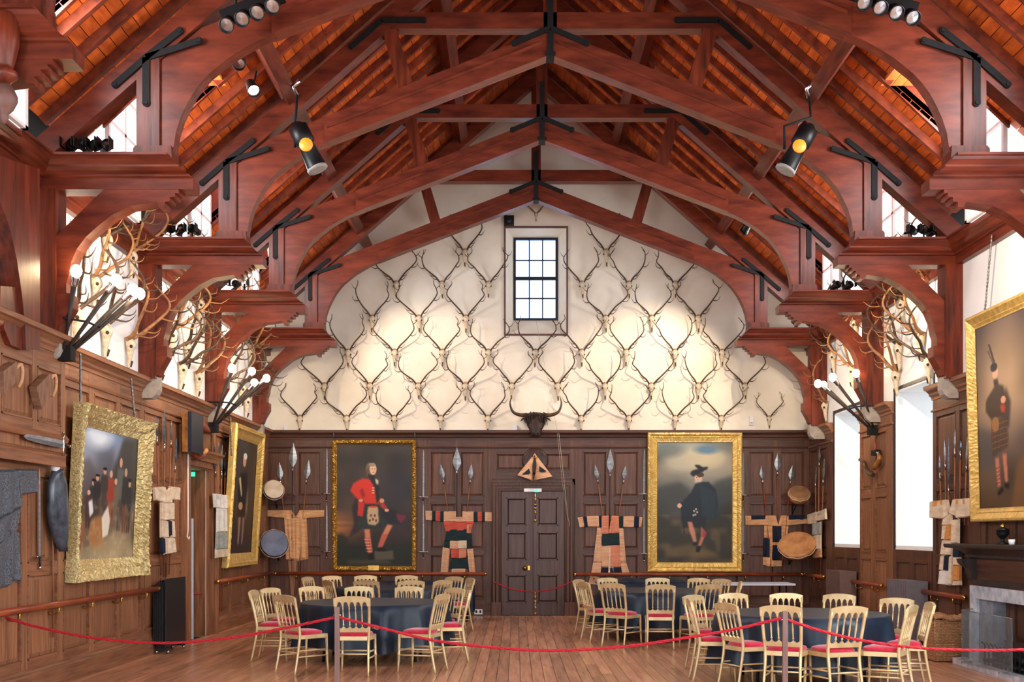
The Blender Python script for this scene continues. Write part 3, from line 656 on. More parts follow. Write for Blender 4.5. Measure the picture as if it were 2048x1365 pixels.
# ------------------------------------------------------------------ chairs and tables
def make_chair():
    t = thing('banquet_chair', 'gold', 'chair')
    def lean(x, h, d=0): return (x, -0.19 - 0.10 * max(0, (h - 0.45)) / 0.45 + d, h)
    for s in (-1, 1):
        path = catmull([(s * 0.195, -0.27, 0.0), (s * 0.19, -0.235, 0.16), (s * 0.185, -0.2, 0.36), (s * 0.19, -0.195, 0.48), (s * 0.2, -0.235, 0.68), (s * 0.205, -0.28, 0.86)], 3)
        MB().tube(path, [0.012 + 0.006 * min(1, i / 6) for i in range(len(path))], 6).build('leg', 'chair_gold', t)
        prof = [(s * 0.215, 0.2, 0.0), (s * 0.21, 0.195, 0.1), (s * 0.208, 0.19, 0.2), (s * 0.207, 0.19, 0.21), (s * 0.206, 0.19, 0.225), (s * 0.2, 0.185, 0.44)]
        MB().tube(prof, [0.010, 0.013, 0.016, 0.022, 0.016, 0.017], 6).build('leg', 'chair_gold', t)
    n = 20
    top = [(-0.222 + 0.444 * i / n, 0.89 + 0.028 * (1 - abs(2 * i / n - 1) ** 2.5)) for i in range(n + 1)]
    bot = []; xs_ = [-0.19 + 0.076 * i for i in range(6)]
    for i in range(5):
        for q in range(6):
            a = math.pi * q / 5; xm = (xs_[i] + xs_[i + 1]) / 2
            bot.append((xm - 0.03 * math.cos(a), 0.80 + (0.052 * math.sin(a) if 0 < q < 5 else 0.0)))
    prof = top + [(0.222, 0.80)] + bot[::-1] + [(-0.222, 0.80)]
    MB().prism(prof, lambda x, h, d: lean(x, h, d), -0.014, 0.014).build('crest_rail', 'chair_gold', t)
    bot = []
    for i in range(16):
        x = -0.19 + 0.38 * i / 15; ph = (i % 3)
        bot.append((x, 0.545 + (0.022 if ph == 0 else 0.0)))
    MB().prism([(-0.19, 0.50), (0.19, 0.50)] + [(x, z) for x, z in bot[::-1]], lambda x, h, d: lean(x, h, d), -0.011, 0.011).build('lower_rail', 'chair_gold', t)
    for x in xs_[1:5]:
        a, b_ = Vector(lean(x, 0.55)), Vector(lean(x, 0.805)); pts = [a.lerp(b_, q) for q in (0, 0.1, 0.14, 0.18, 0.5, 0.8, 0.86, 1.0)]
        MB().tube(pts, [0.006, 0.007, 0.014, 0.007, 0.0115, 0.006, 0.010, 0.008], 5, cap=False).build('spindle', 'chair_gold', t)
    out = [(-0.2, -0.2), (0.2, -0.2), (0.225, 0.14), (0.2, 0.205), (-0.2, 0.205), (-0.225, 0.14)]
    MB().prism(out, lambda x, y, z: (x, y, z), 0.405, 0.45).build('seat_frame', 'chair_gold', t)
    rings = []
    for z, k in ((0.45, 0.90), (0.465, 0.95), (0.485, 0.90), (0.50, 0.66), (0.505, 0.2)):
        rings.append([(0.21 * k * (abs(math.cos(a)) ** 0.6) * (1 if math.cos(a) > 0 else -1), 0.20 * k * (abs(math.sin(a)) ** 0.6) * (1 if math.sin(a) > 0 else -1), z) for a in [2 * math.pi * i / 20 for i in range(20)]])
    MB().loft(rings).build('cushion', 'velvet', t)
    for s in (-1, 1):
        for z in (0.2, 0.27): MB().tube([(s * 0.188, -0.225, z), (s * 0.2, 0.0, z), (s * 0.208, 0.19, z)], [0.007, 0.011, 0.007], 5).build('stretcher', 'chair_gold', t)
    MB().tube([(-0.205, 0.19, 0.25), (0, 0.19, 0.25), (0.205, 0.19, 0.25)], [0.007, 0.011, 0.007], 5).build('stretcher', 'chair_gold', t)
    MB().tube([(-0.188, -0.222, 0.25), (0, -0.222, 0.25), (0.188, -0.222, 0.25)], [0.007, 0.011, 0.007], 5).build('stretcher', 'chair_gold', t)
    return t
def cloth(x, y, R, z0, seed, name='tablecloth', hem=0.2, folds=13):
    r_ = random.Random(seed); ph = [r_.uniform(0, 6.28) for _ in range(4)]; T = thing(name, '', 'tablecloth', (x, y, z0))
    nu, rad = 132, [0, 0.3, 0.6, 0.85, 0.97, 1.0, 1.012, 1.02, 1.03, 1.04, 1.05, 1.06, 1.07, 1.08]
    def ring(i):
        out = []
        for k in range(nu):
            a = 2 * math.pi * k / nu
            if i <= 5: rr, z = R * rad[i], z0 + 0.004 - (0.012 if i == 5 else 0)
            else:
                dr = (i - 5) / (len(rad) - 6)
                f = 0.5 * math.sin(folds * a + ph[0]) + 0.3 * math.sin((folds * 2 - 3) * a + ph[1]) + 0.25 * math.sin(7 * a + ph[2])
                rr = R * (1.01 + 0.03 * dr) + 0.11 * dr ** 0.7 * f + 0.02 * dr
                z = z0 - 0.01 - (z0 - hem - 0.03 * math.sin(4 * a + ph[3])) * dr
            out.append((x + rr * math.cos(a), y + rr * math.sin(a), z))
        return out
    rings = [[(x + 0.002 * math.cos(2 * math.pi * k / nu), y + 0.002 * math.sin(2 * math.pi * k / nu), z0 + 0.004) for k in range(nu)]] + [ring(i) for i in range(1, len(rad))]
    o = MB().loft(rings, cap=False).build('drape', 'tablecloth_black', T)
    return T
TABLES = {'LF': (-1.905, 15.48), 'LB': (-2.12, 19.6), 'RB': (2.32, 18.6), 'RF': (3.31, 13.27)}
TDESC = {'LF': 'front left', 'LB': 'back left', 'RB': 'back right', 'RF': 'front right'}
for q, (k, (x, y)) in enumerate(TABLES.items()):
    t = thing('round_table', 'round folding table hidden under the black cloth at the %s of the hall' % TDESC[k], 'table', (x, y, 0), 'round banquet tables')
    MB().lathe([(0.955, 0.725), (0.965, 0.73), (0.965, 0.755), (0.955, 0.758)], 40, (x, y, 0)).build('tabletop', 'plank_wood', t)
    for sx in (-1, 1):
        for sy in (-1, 1):
            MB().tube([(x + sx * 0.55, y + sy * 0.4, 0.73), (x + sx * 0.6, y + sy * 0.42, 0.06), (x + sx * 0.6, y + sy * 0.42, 0.0)], [0.018, 0.018, 0.022], 8).build('leg', 'iron', t)
    c = cloth(x, y, 0.985, 0.762, 31 + q); c['label'] = 'black cloth draped over the round table at the %s of the hall' % TDESC[k]; c['group'] = 'black tablecloths'
chair0 = make_chair(); index_kids()
def place_chair(px, dy, face, label, first=[True]):
    """px, dy: where the top of the backrest stands in the photo; face: heading of the sitter in degrees (0 = +X, 90 = away)"""
    near_, hz = NEAR.get(label, (0.92, 1.0)); Y = (EYE - near_) * F / dy
    X = (px - VX) * Y / F; a = math.radians(face)
    # backrest top is 0.28 m behind the seat centre
    x, y = X + 0.285 * math.cos(a), Y + 0.285 * math.sin(a)
    o = chair0 if first[0] else copy_tree(chair0); first[0] = False
    o.location = (x, y, 0); o.scale = (hz * 0.945, hz, hz); o.rotation_euler = (0, 0, a - math.pi / 2); o['label'] = label; o['group'] = 'gold banquet chairs with red seats'
    return o
def towards(k, px, dy, turn=0):
    Y = 0.763 * F / dy; X = (px - VX) * Y / F; x, y = TABLES[k]
    return math.degrees(math.atan2(y - Y, x - X)) + turn
CH = [
 ('LF', 508, 112, 4, 'gold chair at the far left of the front left table, seen side-on'),
 ('LF', 540, 108, -2, 'gold chair tucked behind the leftmost side-on chair, front left table'),
 ('LF', 569, 122, 0, 'gold chair angled at the near left corner of the front left table'),
 ('LF', 704, 124.5, 2, 'gold chair with its back to us behind the left barrier post'),
 ('LF', 884, 120, 22, 'gold chair at the near right of the front left table, angled inward'),
 ('LF', 939, 113, 0, 'gold chair at the right end of the front left table, side-on'),
 ('LF', 910, 108, 8, 'gold chair behind the right end chair of the front left table'),
 ('LF', 622, 105, 0, 'gold chair facing us across the left of the front left table'),
 ('LF', 718, 105, -8, 'gold chair facing us across the middle of the front left table'),
 ('LF', 818, 105, 8, 'gold chair facing us across the right of the front left table'),
 ('LB', 615, 86, 10, 'gold chair furthest left at the back left table, side-on'),
 ('LB', 663, 84, 0, 'gold chair facing us at the left of the back left table'),
 ('LB', 657, 93, -6, 'gold chair half hidden at the near left of the back left table'),
 ('LB', 731, 83, -6, 'gold chair under the portrait in the red coat, facing us'),
 ('LB', 733, 93, 8, 'gold chair with its back to us at the near middle of the back left table'),
 ('LB', 813, 83, 6, 'gold chair facing us below the right edge of the red coat portrait'),
 ('LB', 822, 93, -12, 'gold chair with its back to us at the near right of the back left table'),
 ('LB', 885, 92.5, -4, 'gold chair angled at the right of the back left table'),
 ('LB', 909, 85.5, 10, 'gold chair behind the rightmost chair of the back left table'),
 ('LB', 941, 88, 8, 'gold chair furthest right at the back left table, side-on'),
 ('RB', 1157, 91, 0, 'gold chair nearest the double door at the back right table'),
 ('RB', 1169, 96, 4, 'gold chair in front of the one nearest the double door'),
 ('RB', 1214, 88, 0, 'gold chair facing us at the left of the back right table'),
 ('RB', 1225, 98.5, 10, 'gold chair with its back to us at the near left of the back right table'),
 ('RB', 1315, 88, 0, 'gold chair facing us at the middle of the back right table'),
 ('RB', 1321, 101, 0, 'gold chair with its back to us at the middle of the back right table'),
 ('RB', 1398, 88.5, 0, 'gold chair facing us under the cloaked portrait, back right table'),
 ('RB', 1417, 101, -6, 'gold chair with its back to us at the near right of the back right table'),
 ('RB', 1443, 90, 0, 'gold chair at the far right of the back right table, facing us'),
 ('RB', 1480, 95, 0, 'gold chair at the right end of the back right table, side-on'),
 ('RF', 1380, 130, 8, 'gold chair furthest left at the front right table, side-on'),
 ('RF', 1386, 122, 0, 'gold chair behind the leftmost chair of the front right table'),
 ('RF', 1453, 137.5, -4, 'gold chair angled at the near left corner of the front right table'),
 ('RF', 1466, 118.5, 0, 'gold chair facing us across the left of the front right table'),
 ('RF', 1572, 118.5, 0, 'gold chair facing us across the middle of the front right table'),
 ('RF', 1562, 142.5, 0, 'gold chair with its back to us behind the right barrier post'),
 ('RF', 1679, 120, 0, 'gold chair facing us across the right of the front right table'),
 ('RF', 1697, 144, 6, 'gold chair with its back to us just right of the right barrier post'),
 ('RF', 1794, 128, 30, 'gold chair turned to us at the right of the front right table'),
 ('RF', 1823, 142, 12, 'gold chair at the near right corner of the front right table'),
 ('RF', 1859, 136, 8, 'gold chair beside the wicker basket, furthest right'),
]
NEAR = {}
for k, px, dy, turn, l in CH:
    yy = 0.763 * F / dy - TABLES[k][1]
    NEAR[l] = (0.95, 1.033) if yy < -0.55 else ((0.935, 1.016) if yy < 0.3 else (0.915, 0.995))
for k, px, dy, turn, l in CH: place_chair(px, dy, towards(k, px, dy, turn), l)
# long trestle tables by the back wall
def trestle(x0, x1, y0, y1, z, lt, lc, top_m, cx0, cx1):
    t = thing('trestle_table', lt, 'table', ((x0 + x1) / 2, (y0 + y1) / 2, 0))
    MB().box(x0, x1, y0, y1, z - 0.035, z).build('tabletop', top_m, t)
    for x in (x0 + 0.15, x1 - 0.15):
        for y in (y0 + 0.08, y1 - 0.08): MB().tube([(x, y, 0), (x, y, z - 0.03)], 0.016, 8).build('leg', 'iron', t)
    cl = thing('tablecloth', lc, 'tablecloth', ((cx0 + cx1) / 2, y0, z), 'black tablecloths')
    def f(u, v):
        X = cx0 + (cx1 - cx0) * u
        if v < 0.5: return (X, y1 + 0.01 - (y1 - y0 + 0.03) * v / 0.5, z + 0.006)
        q = (v - 0.5) / 0.5; return (X, y0 - 0.03 - 0.035 * q * (1 + math.sin(X * 17) + 0.6 * math.sin(X * 41)), z + 0.006 - 0.56 * q)
    MB().surf(f, 90, 12).build('drape', 'tablecloth_black', cl)
trestle(-2.7, -0.78, 21.9, 22.6, 0.75, 'long trestle table against the wall behind the back left table', 'black cloth over the long table under the red coat portrait', 'plank_wood', -2.72, -0.76)
trestle(1.5, 5.1, 20.9, 21.6, 0.77, 'long trestle table with a pale top behind the back right table', 'black cloth over the left part of the long pale-topped table', 'white_top', 1.48, 3.6)
t = thing('folded_cloth', 'folded black cloth lying on the left of the pale-topped long table', 'cloth', (2.2, 21.3, 0.78))
def f(u, v): return (1.75 + 1.4 * u, 21.05 + 0.4 * v, 0.782 + 0.07 * (math.sin(math.pi * u) ** 0.3) * (math.sin(math.pi * v) ** 0.4) * (1 + 0.35 * math.sin(u * 23 + 5 * v)))
MB().surf(f, 40, 10).build('folds', 'tablecloth_black', t)

# ------------------------------------------------------------------ barrier posts and ropes
def post(px, topy, Y, label):
    b_ = P(px, topy, Y); t = thing('barrier_post', label, 'post', (b_.x, Y, 0))
    MB().box(b_.x - 0.021, b_.x + 0.021, Y - 0.021, Y + 0.021, 0.0, b_.z).build('shaft', 'post_brown', t)
    MB().box(b_.x - 0.11, b_.x + 0.11, Y - 0.11, Y + 0.11, 0.0, 0.014).build('base', 'post_brown', t)
    MB().tube([(b_.x - 0.035, Y, b_.z - 0.075), (b_.x + 0.035, Y, b_.z - 0.075)], 0.009, 8).build('rope_ring', 'chrome', t)
    return b_
p1 = post(674.5, 1215, 10.6, 'brown square barrier post in front of the front left table')
p2 = post(1570, 1223, 10.1, 'brown square barrier post in front of the front right table')
def rope(pts, label, r=0.013):
    """pts: world; a twisted rope"""
    path = catmull(pts, 8); t = thing('barrier_rope', label, 'rope', tuple(path[0]))
    n = len(path); d = [path[i] for i in range(n)]
    # resample finely
    fine = []
    L = 0.0
    for i in range(n - 1):
        seg = (d[i + 1] - d[i]).length; m_ = max(1, int(seg / 0.02))
        for q in range(m_): fine.append(d[i].lerp(d[i + 1], q / m_))
    fine.append(d[-1])
    for s_ in range(3):
        pts2 = []
        for i, p in enumerate(fine):
            tt = (fine[min(i + 1, len(fine) - 1)] - fine[max(i - 1, 0)]).normalized(); a = tt.cross(Vector((0, 0, 1))).normalized(); b_ = tt.cross(a)
            an = i * 0.02 / 0.07 * 2 * math.pi / 3 + s_ * 2 * math.pi / 3
            pts2.append(p + (a * math.cos(an) + b_ * math.sin(an)) * r * 0.5)
        MB().tube(pts2, r * 0.62, 5, cap=False).build('strand', 'rope_red', t)
    return t
def ropepx(pp, ya, yb, label, r=0.013):
    xa, xb = pp[0][0], pp[-1][0]; n = len(pp); pts = []
    for x, y in pp:
        q = (x - xa) / (xb - xa); Y = 1 / ((1 / ya) * (1 - q) + (1 / yb) * q); pts.append(P(x, y, Y))
    return rope(pts, label, r)
ropepx([(11, 1236), (80, 1256), (190, 1277), (320, 1287), (450, 1278), (560, 1259), (669, 1236)], 11.3, 10.6, 'red twisted rope from the left wall rail to the left barrier post')
ropepx([(680, 1236), (760, 1256), (870, 1282), (1000, 1297), (1110, 1302), (1250, 1294), (1400, 1272), (1480, 1257), (1564, 1237)], 10.6, 10.1, 'red twisted rope sagging between the two barrier posts')
ropepx([(1576, 1241), (1640, 1262), (1720, 1281), (1820, 1295), (1930, 1301), (2048, 1300), (2150, 1288)], 10.1, 10.3, 'red twisted rope running right from the right barrier post')
ropepx([(988, 1165), (1020, 1178), (1066, 1184), (1110, 1178), (1144, 1164)], Y0 - .12, Y0 - .12, 'thin red rope across the double door', 0.011)
a = P(373, 1180, 18.0); b_ = P(425, 1172, 19.6); mdl = (a + b_) / 2 - Vector((0, 0, 0.1))
rope([a, a.lerp(mdl, .5) - Vector((0, 0, .03)), mdl, b_.lerp(mdl, .5) - Vector((0, 0, .03)), b_], 'short red rope across the side doorway on the left', 0.011)
o = thing('rope_clip', 'small silver clip on the middle rope near the left post', 'clip', P(750, 1255, 10.55))
q = P(745, 1253.5, 10.58); q2 = P(757, 1256.8, 10.57); MB().tube([q, q2], 0.02, 8).build('sleeve', 'chrome', o)
t = thing('floor_fixture', 'small chrome bollard standing beside the black radiator', 'bollard', P(322, 1300, 15.4))
q = P(322, 1303, 16.4); MB().lathe([(0.045, 0), (0.045, 0.08), (0.03, 0.1), (0.028, 0.15), (0.045, 0.17), (0.045, 0.2), (0.025, 0.22), (0.05, 0.26), (0.05, 0.28), (0.001, 0.28)], 14, (q.x, 16.4, 0)).build('body', 'chrome', t)

# ------------------------------------------------------------------ handrails
def handrail(a, b_, n, label, wall_n):
    a, b_ = Vector(a), Vector(b_); t = thing('handrail', label, 'handrail', tuple(a))
    MB().tube([a, b_], 0.036, 10).build('bar', 'rail_wood', t)
    for e, d in ((a, (a - b_).normalized()), (b_, (b_ - a).normalized())): MB().lathe([(0.038, -0.03), (0.038, 0.0), (0.028, 0.02), (0.001, 0.024)], 10, e, d).build('end_cap', 'brass', t)
    w_ = Vector(wall_n)
    for k in range(n):
        p = a.lerp(b_, (k + 0.5) / n)
        MB().tube(catmull([p - Vector((0, 0, 0.03)), p - Vector((0, 0, 0.09)), p - w_ * 0.07 - Vector((0, 0, 0.11)), p - w_ * 0.11 - Vector((0, 0, 0.09))], 3), 0.012, 6).build('bracket', 'brass', t)
xl, xr, yb = XL + 0.14, XR - 0.14, Y0 - 0.14
handrail((xl, 9.0, 0.916), (xl, 15.95, 0.916), 7, 'brown round handrail along the left wall below the big painting', (1, 0, 0))
handrail((xl, 19.15, 0.88), (xl, yb + 0.0, 0.88), 3, 'brown round handrail on the left wall beyond the side doorway', (1, 0, 0))
handrail((xl + 0.06, yb, 0.87), (bx(972) , yb, 0.86), 5, 'brown round handrail on the back wall left of the double door', (0, -1, 0))
handrail((bx(1149), yb, 0.85), (xr - 0.05, yb, 0.85), 6, 'brown round handrail on the back wall right of the double door', (0, -1, 0))
handrail((xr, yb, 0.85), (xr, 22.0, 0.85), 1, 'short brown handrail in the right back corner', (-1, 0, 0))
handrail((xr, 20.4, 0.84), (xr, 18.55, 0.84), 2, 'short brown handrail on the pier between the tall right windows', (-1, 0, 0))
handrail((xr, 16.75, 0.84), (xr, 15.1, 0.84), 2, 'short brown handrail on the right wall beside the wicker basket', (-1, 0, 0))

# ------------------------------------------------------------------ pictures
def blur(a, k):
    for _ in range(2):
        for ax in (0, 1):
            p = np.pad(a, [(k, k) if i == ax else (0, 0) for i in range(a.ndim)], mode='edge'); s_ = np.zeros_like(a)
            for q in range(2 * k + 1): s_ += np.take(p, range(q, q + a.shape[ax]), axis=ax)
            a = s_ / (2 * k + 1)
    return a
class Canvas:
    def __init__(s, w, h, seed=1):
        s.w, s.h = w, h; s.c = np.zeros((h, w, 3)); s.r = np.random.RandomState(seed); s.y, s.x = np.mgrid[0:h, 0:w]; s.x = (s.x + .5) / w; s.y = (s.y + .5) / h
    def grad(s, stops):
        ys = [p for p, _ in stops]; cs = np.array([c for _, c in stops], float)
        for k in range(3): s.c[..., k] = np.interp(s.y, ys, cs[:, k])
        return s
    def noise(s, n, m_):
        g = s.r.rand(m_, n); yi = s.y * (m_ - 1); xi = s.x * (n - 1); y0 = np.clip(yi.astype(int), 0, m_ - 2); x0 = np.clip(xi.astype(int), 0, n - 2); fy = yi - y0; fx = xi - x0
        fy = fy * fy * (3 - 2 * fy); fx = fx * fx * (3 - 2 * fx)
        return (g[y0, x0] * (1 - fx) + g[y0, x0 + 1] * fx) * (1 - fy) + (g[y0 + 1, x0] * (1 - fx) + g[y0 + 1, x0 + 1] * fx) * fy
    def mix(s, m_, c, a=1.0): s.c = s.c * (1 - (m_ * a)[..., None]) + np.array(c, float) * (m_ * a)[..., None]; return s
    def poly(s, pts, c, a=1.0, soft=1):
        m_ = np.zeros((s.h, s.w), bool); n = len(pts)
        for i in range(n):
            x1, y1 = pts[i]; x2, y2 = pts[(i + 1) % n]
            if y1 == y2: continue
            cr = ((y1 > s.y) != (y2 > s.y)) & (s.x < (x2 - x1) * (s.y - y1) / (y2 - y1) + x1); m_ ^= cr
        m_ = m_.astype(float)
        if soft: m_ = blur(m_, soft)
        return s.mix(m_, c, a)
    def ell(s, cx, cy, rx, ry, c, a=1.0, soft=0.25):
        d = np.sqrt(((s.x - cx) / rx) ** 2 + ((s.y - cy) / ry) ** 2); return s.mix(np.clip((1 - d) / soft + 0.5, 0, 1), c, a)
    def mottle(s, amp, n=10, m_=14): s.c = s.c * (1 + amp * (s.noise(n, m_) - 0.5) * 2)[..., None]; return s
    def mesh(s, name, parent, fn):
        h, w_ = s.h, s.w; vs = [fn(i / w_, 1 - j / h) for j in range(h + 1) for i in range(w_ + 1)]
        o0 = Vector(parent.location); vs = [(Vector(v) - o0)[:] for v in vs]
        fs = [(j * (w_ + 1) + i, (j + 1) * (w_ + 1) + i, (j + 1) * (w_ + 1) + i + 1, j * (w_ + 1) + i + 1) for j in range(h) for i in range(w_)]
        me = bpy.data.meshes.new(name); me.from_pydata(vs, [], fs)
        c = np.clip(s.c, 0, 255) / 255.0; c = np.where(c <= 0.04045, c / 12.92, ((c + 0.055) / 1.055) ** 2.4)
        at = me.color_attributes.new('paint', 'FLOAT_COLOR', 'CORNER')
        cc = np.ones((h * w_, 4, 4), np.float32); cc[:, :, :3] = c.reshape(-1, 1, 3); at.data.foreach_set('color', cc.ravel())
        me.materials.append(MATS['oil_paint']); o = bpy.data.objects.new(name, me); col.objects.link(o); o.parent = parent
        if fr_flip(fn): me.flip_normals()
        return o
def fr_flip(fn): return False
def picture(label, O, ex, up, W, H, fw, prof, mt, cv, orn=0.0, sub=60, seed=3, corners=0.0, plate=None, side_m=None, hang=None):
    """O: lower left corner of the frame's back; ex: unit along the bottom; up: unit up the picture; prof [(inset, height)]"""
    O, ex, up = Vector(O), Vector(ex).normalized(), Vector(up).normalized(); n = ex.cross(up); r_ = random.Random(seed)
    t = thing('framed_painting', label, 'painting', tuple(O + ex * W / 2))
    pt = lambda a, b_, h: O + ex * a + up * b_ + n * h
    mb = MB(); sides = [((0, 0), (1, 0)), ((1, 0), (1, 1)), ((1, 1), (0, 1)), ((0, 1), (0, 0))]
    for (ax, ay), (bx_, by_) in sides:
        rows = []
        ln = W if ay == by_ else H; ns = max(6, int(sub * ln))
        for k, (ins, h) in enumerate(prof):
            row = []
            A = (ins + ax * (W - 2 * ins), ins + ay * (H - 2 * ins)); B = (ins + bx_ * (W - 2 * ins), ins + by_ * (H - 2 * ins))
            for q in range(ns + 1):
                f_ = q / ns; a, b_ = A[0] + (B[0] - A[0]) * f_, A[1] + (B[1] - A[1]) * f_
                hh = h
                if orn and 1 < k < len(prof) - 1 and 0 < q < ns: hh += r_.uniform(-orn, orn)
                if corners and 1 < k < len(prof) - 4:
                    ed = min(f_, 1 - f_) * ln; hh += corners * max(0, 1 - ed / 0.34) * (0.6 + r_.random())
                row.append(pt(a, b_, hh))
            rows.append(row)
        vs = [p for r in rows for p in r]; m_ = ns + 1
        mb.add(vs, [(i * m_ + q, i * m_ + q + 1, (i + 1) * m_ + q + 1, (i + 1) * m_ + q) for i in range(len(rows) - 1) for q in range(ns)], False)
    mb.build('frame', mt, t)
    ci, ch_ = prof[-1]
    mb = MB(); mb.add([pt(0, 0, 0), pt(W, 0, 0), pt(W, H, 0), pt(0, H, 0), pt(ci, ci, ch_ - .012), pt(W - ci, ci, ch_ - .012), pt(W - ci, H - ci, ch_ - .012), pt(ci, H - ci, ch_ - .012)], [(3, 2, 1, 0), (4, 5, 6, 7)]); mb.build('backing', 'plank_wood', t)
    cv.mesh('canvas', t, lambda u, v: tuple(pt(ci + (W - 2 * ci) * u, ci + (H - 2 * ci) * v, ch_ - 0.006)))
    if plate: 
        mb = MB(); x0, x1, z0, z1, h = plate; ps = [pt(a, b_, hh) for a in (x0, x1) for b_ in (z0, z1) for hh in (h, h + 0.012)]
        mb.add(ps, [(0, 1, 3, 2), (4, 6, 7, 5), (0, 4, 5, 1), (2, 3, 7, 6), (0, 2, 6, 4), (1, 5, 7, 3)]); mb.build('name_plate', 'brass', t)
    return t, pt
def N(pts, x0, x1, y0, y1): return [((a - x0) / (x1 - x0), (b_ - y0) / (y1 - y0)) for a, b_ in pts]
# portrait with the red coat
cv = Canvas(150, 244, 3).grad([(0, (58, 50, 46)), (.35, (66, 56, 52)), (.6, (74, 54, 44)), (.75, (60, 42, 34)), (.85, (34, 32, 26)), (1, (26, 26, 20))])
cv.mottle(.25, 6, 9); Z = lambda p: N(p, 705, 1298, 125, 1092)
cv.mix(np.clip(1 - np.abs(cv.y - 0.68) / 0.16, 0, 1) * np.clip(1 - cv.x / 0.5, 0, 1) * (0.4 + 0.6 * cv.noise(4, 40)), (214, 132, 70), .9)
cv.ell(.8, .45, .35, .25, (44, 44, 52), .6, .9); cv.poly(Z([(705, 840), (745, 830), (800, 890), (770, 930), (1000, 990), (1150, 985), (1298, 900), (1298, 1092), (705, 1092)]), (34, 36, 26), .85, 3)
cv.poly(Z([(850, 560), (900, 540), (930, 640), (900, 800), (800, 870), (840, 760), (825, 620)]), (34, 30, 34), .85, 2)
cv.poly(Z([(1000, 975), (1150, 970), (1155, 1040), (1005, 1045)]), (92, 84, 68), .9, 1)
cv.poly(Z([(800, 1045), (1100, 1040), (1150, 1075), (780, 1075)]), (86, 76, 54), .7, 3)
cv.poly(Z([(890, 700), (925, 590), (1050, 600), (1130, 690), (1140, 760), (1040, 800), (930, 800), (870, 780)]), (40, 46, 44), 1, 1)
for i in range(7): cv.poly(Z([(880 + i * 36, 720), (888 + i * 36, 720), (880 + i * 40, 800), (872 + i * 40, 800)]), (66, 70, 56), .5, 1)
cv.poly(Z([(1030, 620), (1160, 640), (1245, 700), (1230, 760), (1120, 760), (1070, 700)]), (34, 30, 38), .9, 2)
cv.poly(Z([(1175, 670), (1255, 695), (1240, 725), (1215, 755), (1185, 720)]), (120, 40, 60), .9, 1)
cv.poly(Z([(905, 395), (955, 398), (1010, 420), (1045, 520), (1040, 600), (925, 595), (910, 560), (868, 560), (810, 492), (835, 432)]), (206, 52, 38), 1, 1)
cv.poly(Z([(885, 490), (912, 470), (930, 540), (905, 548)]), (120, 30, 28), .7, 1)
cv.poly(Z([(872, 560), (925, 590), (910, 700), (868, 690)]), (196, 48, 42), 1, 1)
cv.poly(Z([(955, 375), (1000, 390), (1040, 450), (1045, 560), (1020, 600), (1005, 470), (965, 400)]), (34, 34, 42), 1, 1)
cv.poly(Z([(1010, 395), (1035, 410), (1030, 450), (1012, 430)]), (224, 214, 178), .9, 1)
for yy in (470, 490, 510): cv.ell(*N([(992, yy)], 705, 1298, 125, 1092)[0], .016, .005, (224, 200, 150), .9)
cv.poly(Z([(1040, 560), (1060, 545), (1080, 590), (1110, 640), (1090, 650), (1050, 620)]), (180, 60, 46), .9, 1)
cv.ell(*Z([(1062, 572)])[0], .03, .018, (214, 150, 110)); cv.ell(*Z([(1100, 648)])[0], .03, .012, (214, 160, 130)); cv.ell(*Z([(895, 570)])[0], .03, .012, (206, 150, 120))
cv.poly(Z([(950, 620), (1030, 620), (1038, 740), (1010, 770), (950, 760), (942, 700)]), (196, 166, 128), .95, 1)
for a, b_ in ((975, 690), (1005, 690), (990, 720), (965, 730), (1015, 730)): cv.ell(*Z([(a, b_)])[0], .012, .012, (70, 30, 26), .8)
cv.ell(*Z([(992, 620)])[0], .055, .009, (200, 70, 40), .9)
cv.poly(Z([(922, 800), (965, 800), (972, 880), (985, 985), (955, 990), (930, 900)]), (206, 130, 96), 1, 1)
cv.poly(Z([(918, 870), (968, 872), (984, 985), (955, 990)]), (190, 80, 66), .8, 1)
cv.poly(Z([(1105, 760), (1148, 768), (1105, 850), (1062, 945), (1030, 940), (1058, 850)]), (206, 130, 96), 1, 1)
cv.poly(Z([(1065, 840), (1110, 835), (1062, 945), (1030, 940)]), (190, 80, 66), .8, 1)
for q in range(5): cv.poly(Z([(922 + q * 3, 880 + q * 24), (975 + q * 3, 876 + q * 24), (976 + q * 3, 882 + q * 24), (923 + q * 3, 886 + q * 24)]), (236, 190, 160), .6, 0)
cv.poly(Z([(950, 1000), (985, 985), (1000, 1030), (985, 1045), (955, 1035)]), (18, 14, 14), 1, 1); cv.poly(Z([(1020, 960), (1060, 940), (1105, 970), (1025, 975)]), (18, 14, 14), 1, 1)
cv.ell(*Z([(965, 315)])[0], .052, .048, (112, 92, 76)); cv.poly(Z([(935, 320), (965, 320), (975, 375), (940, 375)]), (96, 74, 62), 1, 1)
cv.ell(*Z([(992, 322)])[0], .046, .046, (222, 176, 140)); cv.ell(*Z([(985, 285)])[0], .045, .015, (150, 130, 112))
cv.poly(Z([(950, 360), (1010, 378), (1000, 392), (955, 380)]), (36, 32, 40), 1, 0)
for a, b_, rx, ry, c in ((985, 318, .008, .004, (60, 40, 34)), (1006, 318, .008, .004, (60, 40, 34)), (998, 335, .008, .006, (190, 130, 100)), (995, 348, .016, .003, (150, 70, 60))): cv.ell(*Z([(a, b_)])[0], rx, ry, c)
fwB = 9.5 / 97.6; x0, z0 = pB(666, 1142); x1, z1 = pB(833.5, 881)
